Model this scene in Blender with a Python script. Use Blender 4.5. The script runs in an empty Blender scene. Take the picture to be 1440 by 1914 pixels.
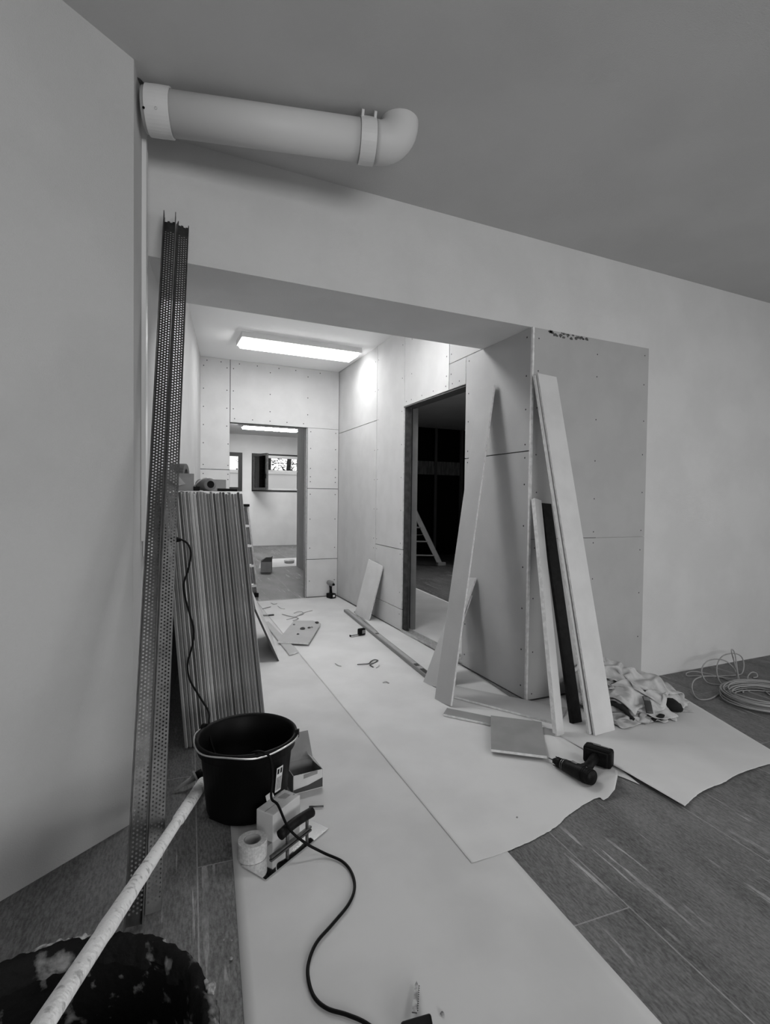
import bpy, math, random
import numpy as np
from mathutils import Vector, Matrix, noise
random.seed(7)
SC = bpy.context.scene
COL = SC.collection
# ------------------------------------------------------------------ camera, world, lights, exposure
FPX = 978.98; YAW, PIT, ROL, CH = 0.426817, -0.0242074, 0.0127173, 1.2
_fw = Vector((math.sin(YAW)*math.cos(PIT), math.cos(YAW)*math.cos(PIT), math.sin(PIT)))
_rt = Vector((math.cos(YAW), -math.sin(YAW), 0)); _up = _rt.cross(_fw)
_r2 = _rt*math.cos(ROL) + _up*math.sin(ROL); _u2 = -_rt*math.sin(ROL) + _up*math.cos(ROL)
CP = Vector((0, 0, CH))
cam_d = bpy.data.cameras.new('camera'); cam = bpy.data.objects.new('camera', cam_d); COL.objects.link(cam)
cam_d.sensor_fit = 'VERTICAL'; cam_d.sensor_height = 36; cam_d.lens = FPX/1914*36; cam_d.clip_start = .02
cam.matrix_world = Matrix(((_r2.x, _u2.x, -_fw.x, 0), (_r2.y, _u2.y, -_fw.y, 0), (_r2.z, _u2.z, -_fw.z, CH), (0, 0, 0, 1)))
SC.camera = cam
SC.view_settings.view_transform = 'Standard'; SC.view_settings.look = 'None'
SC.view_settings.exposure = 0.0; SC.view_settings.gamma = 1; SC.view_settings.use_curve_mapping = False
SC.cycles.use_denoising = True; SC.cycles.max_bounces = 8; SC.cycles.diffuse_bounces = 5
w = bpy.data.worlds.new('sky'); SC.world = w; w.use_nodes = True
w.node_tree.nodes['Background'].inputs[0].default_value = (.8, .8, .8, 1)
w.node_tree.nodes['Background'].inputs[1].default_value = 1.5
def area(name, loc, tgt, sx, sy, watts):
    l = bpy.data.lights.new(name, 'AREA'); l.shape = 'RECTANGLE'; l.size = sx; l.size_y = sy; l.energy = watts
    o = bpy.data.objects.new(name, l); COL.objects.link(o); o.location = loc
    o.rotation_euler = (Vector(tgt)-Vector(loc)).to_track_quat('-Z', 'Y').to_euler()
    return o
area('daylight_right_window', (5.72, -1.6, 1.45), (0, -1.0, 1.30), 2.2, 1.3, 36)
area('daylight_rear_window', (.7, -3.9, 1.5), (.9, 0, 1.5), 2.6, 1.3, 108)
area('room_fill', (2.7, -.6, 2.66), (2.7, -.6, 0), 1.2, .3, 26)  # added unseen fill that lifts the floor paper
_a = area('store_fill', (7.3, 5.2, 1.9), (3.2, 5.9, 0), 1.5, 1.0, 36); _a.data.spread = 1.5  # added fill for the dark room, no window stands here
LAMP_E, LAMP2_E = 17, 72

# ------------------------------------------------------------------ measuring helpers (a point of the floor plan seen at a pixel)
def ray(x, y): return _r2*((x-720)/FPX) - _u2*((y-957)/FPX) + _fw
def fl(x, y, z=0.0):
    d = ray(x, y); return CP + d*((z-CH)/d.z)
def py(x, y, Y):
    d = ray(x, y); return CP + d*(Y/d.y)
# ------------------------------------------------------------------ materials
def mat(name, g, rough=.7, metal=0, var=0.0, scale=8, bump=0.0, bscale=60, stretch=(1, 1, 1), spec=.3, g2=None, lo=.4, hi=.6):
    m = bpy.data.materials.new(name); m.use_nodes = True; nt = m.node_tree; b = nt.nodes['Principled BSDF']
    b.inputs['Base Color'].default_value = (g, g, g, 1); b.inputs['Roughness'].default_value = rough
    b.inputs['Metallic'].default_value = metal; b.inputs['Specular IOR Level'].default_value = spec
    tc = nt.nodes.new('ShaderNodeTexCoord'); mp = nt.nodes.new('ShaderNodeMapping')
    mp.inputs['Scale'].default_value = stretch; nt.links.new(tc.outputs['Object'], mp.inputs[0])
    if var or g2 is not None:
        n = nt.nodes.new('ShaderNodeTexNoise'); n.inputs['Scale'].default_value = scale; n.inputs['Detail'].default_value = 6
        nt.links.new(mp.outputs[0], n.inputs['Vector'])
        r = nt.nodes.new('ShaderNodeValToRGB'); r.color_ramp.elements[0].position = lo; r.color_ramp.elements[1].position = hi
        a = g*(1-var); c = g2 if g2 is not None else g*(1+var)
        r.color_ramp.elements[0].color = (a, a, a, 1); r.color_ramp.elements[1].color = (c, c, c, 1)
        nt.links.new(n.outputs[0], r.inputs[0]); nt.links.new(r.outputs[0], b.inputs['Base Color'])
    if bump:
        n = nt.nodes.new('ShaderNodeTexNoise'); n.inputs['Scale'].default_value = bscale; n.inputs['Detail'].default_value = 4
        nt.links.new(mp.outputs[0], n.inputs['Vector'])
        bp = nt.nodes.new('ShaderNodeBump'); bp.inputs['Strength'].default_value = bump; bp.inputs['Distance'].default_value = .004
        nt.links.new(n.outputs[0], bp.inputs['Height']); nt.links.new(bp.outputs[0], b.inputs['Normal'])
    return m
def emis(name, g, s):
    m = bpy.data.materials.new(name); m.use_nodes = True; b = m.node_tree.nodes['Principled BSDF']
    b.inputs['Base Color'].default_value = (.8, .8, .8, 1)
    b.inputs['Emission Color'].default_value = (g, g, g, 1); b.inputs['Emission Strength'].default_value = s; return m
def glass(name):
    m = bpy.data.materials.new(name); m.use_nodes = True; nt = m.node_tree; out = nt.nodes['Material Output']
    t = nt.nodes.new('ShaderNodeBsdfTransparent'); g = nt.nodes.new('ShaderNodeBsdfGlossy'); g.inputs['Roughness'].default_value = .02
    fr = nt.nodes.new('ShaderNodeFresnel'); fr.inputs[0].default_value = 1.45; mx = nt.nodes.new('ShaderNodeMixShader')
    nt.links.new(fr.outputs[0], mx.inputs[0]); nt.links.new(t.outputs[0], mx.inputs[1]); nt.links.new(g.outputs[0], mx.inputs[2])
    nt.links.new(mx.outputs[0], out.inputs[0]); return m
M = {}
M['wall'] = mat('wall_plaster', .57, .9, var=.03, scale=3, bump=.35, bscale=220)
M['wallshaded'] = mat('wall_plaster_shaded', .45, .9, var=.03, scale=3, bump=.35, bscale=220)  # wall plaster darkened, the left wall's weaker light put into the colour
M['ceillit'] = mat('ceiling_plaster_lit', .86, .9, bump=.2, bscale=200)  # ceiling plaster whitened, the corridor lamp glow put into the colour
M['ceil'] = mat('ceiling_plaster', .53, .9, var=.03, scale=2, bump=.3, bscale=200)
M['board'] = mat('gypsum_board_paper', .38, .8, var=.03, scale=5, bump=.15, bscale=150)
M['boardlit'] = mat('gypsum_board_lit', .55, .8, var=.03, scale=5, bump=.15, bscale=150)  # same gypsum board, lightened to carry the corridor's brighter light
M['boardlight'] = mat('gypsum_board_front', .56, .8, var=.04, scale=6, bump=.12, bscale=150)
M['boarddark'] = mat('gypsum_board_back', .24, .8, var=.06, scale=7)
M['core'] = mat('gypsum_core', .62, .9, var=.10, scale=40)
M['gap'] = mat('joint_shadow_gap', .05, .9)
M['screw'] = mat('screw_head', .02, .5, metal=.5)
M['stain'] = mat('adhesive_stain', .09, .9, var=.3, scale=60)
M['paper'] = mat('masking_paper', .51, .75, var=.05, scale=3, bump=.12, bscale=14)
M['paper_b'] = mat('masking_paper_top', .57, .75, var=.04, scale=3, bump=.12, bscale=12)
M['wood'] = mat('wood', .25, .6, var=.2, scale=9, stretch=(1, 12, 1))
M['bandwood'] = mat('grained_panel', .26, .7, var=.3, scale=9, stretch=(3, 1, .5))
M['mullion'] = mat('dark_mullion', .17, .6)
M['black'] = mat('black_plastic', .004, .5, spec=.10)
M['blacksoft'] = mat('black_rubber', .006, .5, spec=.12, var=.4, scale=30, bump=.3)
M['darkgrey'] = mat('dark_grey_plastic', .05, .5)
M['midgrey'] = mat('mid_grey_plastic', .2, .5)
M['white'] = mat('white_plastic', .62, .45)
M['pipe'] = mat('white_pipe_plastic', .55, .5, bump=.06, bscale=60)
M['galv'] = mat('galvanized_steel', .11, .36, metal=.9, var=.15, scale=30)
M['galvdark'] = mat('dull_steel', .10, .5, metal=.6, var=.2, scale=20)
M['alu'] = mat('aluminium', .55, .38, metal=.7, var=.1, scale=30)
M['mirror'] = mat('polished_steel', .80, .06, metal=1.0)
M['blade'] = mat('worn_blade_steel', .28, .4, metal=.4, var=.4, scale=60)
M['chrome'] = mat('steel_wire', .6, .3, metal=.9)
M['card'] = mat('cardboard', .22, .85, var=.1, scale=10)
M['cardlight'] = mat('light_cardboard', .50, .8, var=.06, scale=10)
M['cardmid'] = mat('mid_cardboard', .32, .8, var=.06, scale=10)
M['tape'] = mat('tape_roll', .42, .75, var=.12, scale=120)
M['jute'] = mat('brown_tape', .10, .7, var=.15, scale=20, stretch=(1, 1, 8))
M['cloth'] = mat('canvas_cloth', .44, .9, var=.16, scale=14, bump=.5, bscale=40)
M['clothdark'] = mat('black_lining', .008, .9)
M['rope'] = mat('grey_cable_sheath', .30, .55)
M['smear'] = mat('dried_plaster', .30, .9, var=.45, scale=90, bump=1, bscale=120)
M['pole'] = mat('plastered_tube', .42, .85, g2=.78, lo=.30, hi=.46, scale=60, bump=1, bscale=110)
M['tub'] = mat('plaster_smeared_rubber', .006, .75, g2=.20, lo=.58, hi=.72, scale=30, bump=1, bscale=60, spec=.08)
M['tubrim'] = mat('plaster_caked_rim', .010, .8, g2=.22, lo=.55, hi=.66, scale=17, bump=1, bscale=90, spec=.06)
M['sheetA'] = mat('sheet_edge_a', .17, .9, var=.15, scale=6, stretch=(1, 1, .5), bump=.3, bscale=90)
M['sheetB'] = mat('sheet_edge_b', .12, .9, var=.15, scale=6, stretch=(1, 1, .5), bump=.3, bscale=90)
M['sheetC'] = mat('sheet_edge_c', .05, .9, var=.15, scale=6, stretch=(1, 1, .5), bump=.3, bscale=90)
M['sheetD'] = mat('sheet_edge_d', .32, .9, var=.15, scale=6, stretch=(1, 1, .5), bump=.3, bscale=90)
M['glass'] = glass('window_glass')
M['lampon'] = emis('lamp_diffuser', 1, LAMP_E)
M['lampfill'] = emis('fill_lamp_diffuser', 1, 25)
M['lampon2'] = emis('lamp_diffuser_rear', 1, LAMP2_E)
M['frame'] = mat('dark_window_frame', .02, .5)
M['darkpane'] = mat('dark_glazing', .004, .3, spec=.3)
M['bark'] = mat('tree_bark', .03, .9, var=.4, scale=6)
M['leaf'] = mat('tree_leaves', .05, .8, var=.5, scale=9)
M['render'] = mat('exterior_render', .85, .9)
M['ground'] = mat('exterior_ground', .25, .9, var=.2, scale=4)

def tile_material():
    m = bpy.data.materials.new('stone_plank_tiles'); m.use_nodes = True; nt = m.node_tree; b = nt.nodes['Principled BSDF']
    N = nt.nodes.new; L = nt.links.new
    tc = N('ShaderNodeTexCoord'); mp = N('ShaderNodeMapping')
    mp.inputs['Rotation'].default_value = (0, 0, math.radians(90+4)); mp.inputs['Location'].default_value = (1.28, 1.45, 0)
    L(tc.outputs['Object'], mp.inputs[0])
    br = N('ShaderNodeTexBrick'); br.inputs['Scale'].default_value = 1; br.inputs['Brick Width'].default_value = 1.2
    br.inputs['Row Height'].default_value = .6; br.inputs['Mortar Size'].default_value = .0022; br.inputs['Mortar Smooth'].default_value = 0
    br.inputs['Color1'].default_value = (0, 0, 0, 1); br.inputs['Color2'].default_value = (1, 1, 1, 1); br.inputs['Mortar'].default_value = (.5, .5, .5, 1)
    L(mp.outputs[0], br.inputs['Vector'])
    def nz(sc, stretch, lo, hi, det=5):
        q = N('ShaderNodeMapping'); q.inputs['Scale'].default_value = stretch; L(mp.outputs[0], q.inputs[0])
        add = N('ShaderNodeVectorMath'); add.operation = 'ADD'; L(q.outputs[0], add.inputs[0]); L(br.outputs['Color'], add.inputs[1])
        n = N('ShaderNodeTexNoise'); n.inputs['Scale'].default_value = sc; n.inputs['Detail'].default_value = det; L(add.outputs[0], n.inputs['Vector'])
        r = N('ShaderNodeMapRange'); r.inputs['From Min'].default_value = lo; r.inputs['From Max'].default_value = hi; L(n.outputs[0], r.inputs['Value']); return r.outputs[0]
    fine = nz(26, (1.8, 6, 1), .35, .65, 10); broad = nz(2.2, (.8, 2.6, 1), .3, .7); streak = nz(3.4, (.6, 9, 1), .615, .65, 8); brk = nz(3, (1, 1.4, 1), .44, .6)
    def mth(op, a, c):
        n = N('ShaderNodeMath'); n.operation = op
        for i, v in enumerate((a, c)):
            if isinstance(v, (int, float)): n.inputs[i].default_value = v
            else: L(v, n.inputs[i])
        return n.outputs[0]
    gr = nz(160, (1, 1, 1), .3, .7, 2)
    v = mth('ADD', .030, mth('MULTIPLY', fine, .075)); v = mth('ADD', v, mth('MULTIPLY', gr, .035)); v = mth('ADD', v, mth('MULTIPLY', broad, .07)); v = mth('ADD', v, mth('MULTIPLY', br.outputs['Color'], .012))
    v = mth('ADD', v, mth('MULTIPLY', mth('MULTIPLY', streak, brk), .22)); v = mth('ADD', v, mth('MULTIPLY', br.outputs['Fac'], .12))
    L(v, b.inputs['Base Color']); b.inputs['Roughness'].default_value = .55; b.inputs['Specular IOR Level'].default_value = .3
    bp = N('ShaderNodeBump'); bp.inputs['Strength'].default_value = .12; bp.inputs['Distance'].default_value = .003; L(fine, bp.inputs['Height']); L(bp.outputs[0], b.inputs['Normal'])
    return m
M['tile'] = tile_material()

# ------------------------------------------------------------------ mesh helpers
def V(*a): return Vector(a)
WL = {}
class MB:
    def __init__(s): s.v = []; s.f = []; s.m = []
    def add(s, vs, fs, mi=0):
        o = len(s.v); s.v += [Vector(p) for p in vs]
        for k, f in enumerate(fs): s.f.append([o+i for i in f]); s.m.append(mi[k] if isinstance(mi, list) else mi)
        return s
    def hexa(s, b, t, mi=0, ms=None, mb=None):   # b, t: four corners each
        ms = mi if ms is None else ms; mb = mi if mb is None else mb
        return s.add(list(b)+list(t), [(3, 2, 1, 0), (4, 5, 6, 7), (0, 1, 5, 4), (1, 2, 6, 5), (2, 3, 7, 6), (3, 0, 4, 7)], [mb, mi, ms, ms, ms, ms])
    def box(s, lo, hi, mi=0):
        (a, b, c), (d, e, f) = lo, hi
        return s.hexa([(a, b, c), (d, b, c), (d, e, c), (a, e, c)], [(a, b, f), (d, b, f), (d, e, f), (a, e, f)], mi)
    def obox(s, c, size, R, mi=0):
        hx, hy, hz = [q/2 for q in size]; c = Vector(c)
        P = lambda x, y, z: c + R @ Vector((x, y, z))
        return s.hexa([P(-hx, -hy, -hz), P(hx, -hy, -hz), P(hx, hy, -hz), P(-hx, hy, -hz)], [P(-hx, -hy, hz), P(hx, -hy, hz), P(hx, hy, hz), P(-hx, hy, hz)], mi)
    def prism(s, poly, z0, z1, mi=0, ms=None):
        n = len(poly); ar = sum(poly[i][0]*poly[(i+1) % n][1]-poly[(i+1) % n][0]*poly[i][1] for i in range(n))
        if ar < 0: poly = list(poly)[::-1]
        ms = mi if ms is None else ms
        vs = [(p[0], p[1], z0) for p in poly]+[(p[0], p[1], z1) for p in poly]
        fs = [tuple(range(n-1, -1, -1)), tuple(range(n, 2*n))]+[(i, (i+1) % n, n+(i+1) % n, n+i) for i in range(n)]
        return s.add(vs, fs, [mi, mi]+[ms]*n)
    def plank(s, foot, top, wdir, w, t, mi=0, ms=None):   # front face centre line foot->top, thickness goes behind
        foot, top, wd = Vector(foot), Vector(top), Vector(wdir); u = (top-foot).normalized()
        wd = (wd - u*wd.dot(u)).normalized(); n = wd.cross(u)
        if n.dot(CP-foot) < 0: n = -n
        L = [foot-wd*w/2, foot+wd*w/2, top+wd*w/2, top-wd*w/2]
        ms = mi if ms is None else ms
        B = [p-n*t for p in L]
        return s.add(B+L, [(3, 2, 1, 0), (4, 5, 6, 7), (0, 1, 5, 4), (1, 2, 6, 5), (2, 3, 7, 6), (3, 0, 4, 7)], [mi, mi, ms, ms, ms, ms])
    def tube(s, pts, r, n=8, mi=0, cap=True, sq=1.0):
        pts = [Vector(p) for p in pts]; k = len(pts); rs = r if isinstance(r, (list, tuple)) else [r]*k
        T = [(pts[min(i+1, k-1)]-pts[max(i-1, 0)]).normalized() for i in range(k)]
        up = Vector((0, 0, 1)) if abs(T[0].z) < .9 else Vector((1, 0, 0)); vs = []
        nn = (up-T[0]*up.dot(T[0])).normalized()
        for i in range(k):
            nn = (nn-T[i]*nn.dot(T[i])).normalized(); b = T[i].cross(nn)
            for j in range(n):
                a = 2*math.pi*j/n; vs.append(pts[i]+(nn*math.sin(a)*sq+b*math.cos(a))*rs[i])
        fs = [(i*n+j, i*n+(j+1) % n, (i+1)*n+(j+1) % n, (i+1)*n+j) for i in range(k-1) for j in range(n)]
        if cap: fs += [tuple(range(n-1, -1, -1)), tuple(range((k-1)*n, k*n))]
        return s.add(vs, fs, mi)
    def lathe(s, prof, c, n=32, mi=0, axis=None, close=False):
        c = Vector(c); R = Vector((0, 0, 1)).rotation_difference(Vector(axis)).to_matrix() if axis else Matrix.Identity(3)
        vs = [c+R @ Vector((r*math.cos(2*math.pi*j/n), r*math.sin(2*math.pi*j/n), z)) for r, z in prof for j in range(n)]
        k = len(prof); fs = [(i*n+j, i*n+(j+1) % n, (i+1)*n+(j+1) % n, (i+1)*n+j) for i in range(k-1) for j in range(n)]
        return s.add(vs, fs, mi)
    def build(s, name, mats, parent=None, smooth=False, bevel=0, solid=0, sub=0):
        if not isinstance(mats, (list, tuple)): mats = [mats]
        if parent is not None: base = WL[parent.name]
        else:
            xs = [p.x for p in s.v]; ys = [p.y for p in s.v]; zs = [p.z for p in s.v]
            base = Vector(((min(xs)+max(xs))/2, (min(ys)+max(ys))/2, min(zs)))
        me = bpy.data.meshes.new(name); me.from_pydata([tuple(p-base) for p in s.v], [], s.f)
        for q in mats: me.materials.append(M[q])
        me.polygons.foreach_set('material_index', s.m)
        if smooth: me.polygons.foreach_set('use_smooth', [True]*len(me.polygons))
        me.update()
        o = bpy.data.objects.new(name, me); COL.objects.link(o)
        if parent is not None: o.parent = parent
        else: o.location = base
        WL[o.name] = base
        if solid: md = o.modifiers.new('thickness', 'SOLIDIFY'); md.thickness = solid; md.offset = -1
        if bevel: md = o.modifiers.new('bevel', 'BEVEL'); md.width = bevel; md.segments = 2; md.limit_method = 'ANGLE'
        if sub: md = o.modifiers.new('sub', 'SUBSURF'); md.levels = sub; md.render_levels = sub
        return o
def tag(o, label, cat, group=None):
    o['label'] = label; o['category'] = cat
    if group: o['group'] = group
    return o
def thing(name, loc, label, cat, group=None):
    o = bpy.data.objects.new(name, None); COL.objects.link(o); o.location = loc; WL[o.name] = Vector(loc); o.empty_display_size = .05
    return tag(o, label, cat, group)
def st(o): o['kind'] = 'structure'; return o
def smooth_path(pts, per=8):
    P = [Vector(p) for p in pts]; P = [P[0]*2-P[1]]+P+[P[-1]*2-P[-2]]; out = []
    for i in range(1, len(P)-2):
        for k in range(per):
            t = k/per; a, b, c, d = P[i-1:i+3]
            out.append(.5*((2*b)+(c-a)*t+(2*a-5*b+4*c-d)*t*t+(3*b-a-3*c+d)*t**3))
    return out+[P[-2]]
def rotz(a): return Matrix.Rotation(a, 3, 'Z')

# ================================================================== STRUCTURE
HC = 2.75; YB_ = 6.115
st(MB().box((-4.6, -4.2, -.12), (8.2, 13.35, 0)).build('floor', 'tile'))
st(MB().box((-4.6, -4.2, HC), (8.2, 13.35, HC+.15)).build('ceiling', 'ceil'))
st(MB().box((.2, 3.004, HC-.004), (2.13, YB_, HC-.0005)).build('ceiling_corridor', 'ceillit'))  # added thin skin under the ceiling, paler to hold the lamp glow
def wallseg(name, a, b, t, z0=0, z1=HC, m='wall'):     # thickness to the left of a->b for t>0
    a, b = Vector((*a, 0)), Vector((*b, 0)); d = (b-a).normalized(); n = Vector((-d.y, d.x, 0))*t
    q = [a, b, b+n, a+n]
    if t < 0: q = q[::-1]
    return st(MB().hexa([V(p.x, p.y, z0) for p in q], [V(p.x, p.y, z1) for p in q]).build(name, m))
C0 = (-.045, 2.105); C1 = (.0, 2.49); C2 = (.535, 6.12)
# left side: oblique wall, then the wall that runs on into the corridor
mb = MB(); poly = [(-3.5, -.49), C0, C1, C2, (.35, 6.15), (-.16, 2.6), (-3.65, -.3)]
mb.prism(poly, 0, HC); st(mb.build('wall_left', 'wallshaded'))
wallseg('wall_left_rear', (-3.5, -4.0), (-3.5, -.45), .15)
# front wall with the opening: lintel beam plus wall right of the boarded box
mb = MB(); mb.box((-.02, 2.492, 2.23), (5.8, 3.0, HC)); mb.box((2.6, 2.492, 0), (5.8, 2.75, 2.23)); st(mb.build('wall_front', 'wall'))
# right wall with window opening
mb = MB(); mb.box((5.8, -4, 0), (5.95, 2.75, .8)); mb.box((5.8, -4, 2.15), (5.95, 2.75, HC)); mb.box((5.8, -4, .8), (5.95, -1.3, 2.15)); mb.box((5.8, .9, .8), (5.95, 2.75, 2.15))
st(mb.build('wall_right', 'wall'))
mb = MB(); mb.box((-3.65, -4.15, 0), (5.95, -4, .85)); mb.box((-3.65, -4.15, 2.15), (5.95, -4, HC)); mb.box((-3.65, -4.15, .85), (-.6, -4, 2.15)); mb.box((2.0, -4.15, .85), (5.95, -4, 2.15))
st(mb.build('wall_rear', 'wall'))

def XR(Y): return 2.07 + .021*(Y-2.48)
YB = 6.12
def right_panels(rects, screws, name, m0):
    mb = MB(); g = .0034; t = .0125
    for y0, y1, z0, z1 in rects:
        a, b = y0+g, y1-g; c, d = z0+g, z1-g
        P = [V(XR(a), a, c), V(XR(b), b, c), V(XR(b)+t, b, c), V(XR(a)+t, a, c)]
        Q = [p+V(0, 0, d-c) for p in P]
        o = len(mb.v); mb.add(P+Q, [(3, 2, 1, 0), (4, 5, 6, 7), (1, 0, 4, 5), (2, 1, 5, 6), (3, 2, 6, 7), (0, 3, 7, 4)], [1, 1, 0, 1, 0, 1])
    for y0, y1, z0, z1 in rects:      # dark core behind the joints
        if z1-z0 > .02: mb.box((XR(y1)+.0135, y0+.02 if y0 < 2.6 else y0, z0), (XR(y1)+.05, y1, z1), 2)
    for y, z in screws: mb.lathe([(0, 0), (.0055, 0), (.0055, .0006)], (XR(y)-.0004, y, z), 8, 3, axis=(1, 0, 0))
    return st(mb.build(name, [m0, 'core', 'gap', 'screw']))
rects = [(2.48, 3.21, .004, 1.5), (2.48, 3.21, 1.5, 2.232), (3.21, 3.45, 2.035, 2.232), (3.002, 3.45, 2.232, HC),
         (3.45, 4.245, 2.035, HC), (4.245, 4.89, .745, HC), (4.245, 4.89, .2, .745), (4.245, 4.89, .004, .2), (4.89, YB, .004, 2.0), (4.89, YB, 2.0, HC)]
scr = []
for z in (.08, .3, .55, .8, 1.05, 1.3, 1.46, 1.54, 1.75, 1.95, 2.18): scr += [(2.53, z), (3.17, z+.01)]
for y in (3.3, 3.4, 3.5, 3.7, 3.9, 4.1, 4.2): scr.append((y, 2.075))
for z in (.15, .35, .7, .8, 1.1, 1.4, 1.7, 2.0, 2.3, 2.6): scr += [(4.29, z), (4.86, z)] + ([(4.94, z)] if z < 2 else [(4.94, z), (4.1, z)])
for z in (2.15, 2.3): scr += [(3.42, z), (3.49, z)]
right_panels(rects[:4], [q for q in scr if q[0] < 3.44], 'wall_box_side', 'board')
right_panels(rects[4:], [q for q in scr if q[0] > 3.46], 'wall_corridor_right', 'boardlit')
# boarded front of the box
mb = MB(); g = .0018
for x0, x1, z0, z1 in ((2.0845, 3.045, .004, .972), (2.0845, 3.045, .972, 2.228)):
    mb.add([(x0+g, 2.478, z0+g), (x1, 2.478, z0+g), (x1, 2.4905, z0+g), (x0+g, 2.4905, z0+g), (x0+g, 2.478, z1-g), (x1, 2.478, z1-g), (x1, 2.4905, z1-g), (x0+g, 2.4905, z1-g)],
           [(3, 2, 1, 0), (4, 5, 6, 7), (0, 1, 5, 4), (1, 2, 6, 5), (2, 3, 7, 6), (3, 0, 4, 7)], [1, 1, 0, 1, 0, 1])
mb.box((2.1, 2.4915, 0), (2.62, 2.60, 2.229), 2)
for z in (.06, .3, .62, .9, 1.02, 1.28, 1.5, 1.75, 2.0, 2.17):
    for x in (2.115, 3.01): mb.lathe([(0, 0), (.0042, 0), (.0042, .0006)], (x+random.uniform(-.005, .005), 2.4776, z+random.uniform(-.03, .03)), 8, 3, axis=(0, 1, 0))
for z in (.45, .71, .94, 1.01, 1.22, 1.46, 1.72, 1.99, 2.13): mb.lathe([(0, 0), (.0042, 0), (.0042, .0006)], (2.585, 2.4776, z), 8, 3, axis=(0, 1, 0))
for k in range(34):
    x = random.choice((random.uniform(2.19, 2.26), random.uniform(2.27, 2.42), random.uniform(2.40, 2.50))); z = 2.222-random.uniform(0, .030)*(.4+.6*math.sin((x-2.15)*9)**2); r0 = random.uniform(.003, .010)
    mb.add([(x+r0*1.5*math.cos(q*.785)*random.uniform(.7, 1.3), 2.4776-.0001*(k % 3), min(2.226, z+r0*math.sin(q*.785)*random.uniform(.6, 1.3))) for q in range(8)], [tuple(range(8))], 4)
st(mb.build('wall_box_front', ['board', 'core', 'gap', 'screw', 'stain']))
# corner bead between the two box faces
tag(MB().box((2.0695, 2.4765, .002), (2.0835, 2.4915, 2.228)).build('corner_strip', 'core'), 'pale raw board edge running up the outer corner of the boarded box', 'corner strip')
# back wall of the corridor
mb = MB(); t = .0125; g = .0034
def back_rect(x0, x1, z0, z1):
    mb.add([(x0+g, YB, z0+g), (x1-g, YB, z0+g), (x1-g, YB+t, z0+g), (x0+g, YB+t, z0+g), (x0+g, YB, z1-g), (x1-g, YB, z1-g), (x1-g, YB+t, z1-g), (x0+g, YB+t, z1-g)],
           [(3, 2, 1, 0), (4, 5, 6, 7), (0, 1, 5, 4), (1, 2, 6, 5), (2, 3, 7, 6), (3, 0, 4, 7)], [1, 1, 0, 1, 0, 1])
    mb.box((x0, YB+t+.001, z0), (x1, YB+.045, z1), 2); mb.box((x0, YB+.046, z0), (x1, YB+.10, z1), 0)
X3 = XR(YB)
back_rect(.53, .85, .004, 1.51); back_rect(.53, .85, 1.51, HC)
back_rect(.85, X3, 2.045, HC)
back_rect(1.752, X3, 1.32, 2.048); back_rect(1.752, X3, .462, 1.32); back_rect(1.752, X3, .004, .462)
for z in (.2, .6, .95, 1.25, 1.4, 1.46, 1.56, 1.8, 2.0, 2.2, 2.4, 2.65):
    for x in ((.565, .815) if z > 1.9 else (.565, .83)): mb.lathe([(0, 0), (.006, 0), (.006, .0006)], (x, YB-.0006, z), 8, 3, axis=(0, 1, 0))
    for x in ((.885, 1.3, 1.75) if z > 2.1 else (1.79, X3-.04)): mb.lathe([(0, 0), (.006, 0), (.006, .0006)], (x, YB-.0006, z), 8, 3, axis=(0, 1, 0))
for x in (.9, 1.1, 1.3, 1.5, 1.7): mb.lathe([(0, 0), (.006, 0), (.006, .0006)], (x, YB-.0006, 2.09), 8, 3, axis=(0, 1, 0))
for x in (.6, .75, .95, 1.15, 1.4, 1.6, 1.9): mb.lathe([(0, 0), (.006, 0), (.006, .0006)], (x, YB-.0006, 2.71), 8, 3, axis=(0, 1, 0))
st(mb.build('wall_corridor_end', ['boardlit', 'core', 'gap', 'screw']))
# steel studs and floor track framing the two openings
st(MB().box((XR(4.25)+.0145, 4.236, 0), (XR(4.25)+.062, 4.2435, 2.04)).box((XR(4.25)+.054, 4.212, 0), (XR(4.25)+.062, 4.236, 2.04)).build('trim_1', 'galvdark'))
st(MB().box((XR(3.2)+.014, 3.214, 2.024), (XR(4.25)+.10, 4.236, 2.033)).build('trim_2', 'galvdark'))
st(MB().box((XR(3.2)+.0145, 3.206, 0), (XR(3.2)+.10, 3.2135, 2.024)).build('trim_3', 'galvdark'))
st(MB().box((1.743, YB+.0135, 0), (1.7515, YB+.10, 2.04)).build('trim_4', 'alu'))
o = MB().box((XR(3.8)-.002, 3.215, .0022), (XR(3.8)+.078, 4.235, .0045)).box((XR(3.8)-.002, 3.215, .0022), (XR(3.8)+.001, 4.235, .03)).box((XR(3.8)+.075, 3.215, .0022), (XR(3.8)+.078, 4.235, .03)).build('floor_track', 'alu')
tag(o, 'galvanised steel floor track across the threshold of the dark doorway', 'metal track')
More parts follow.
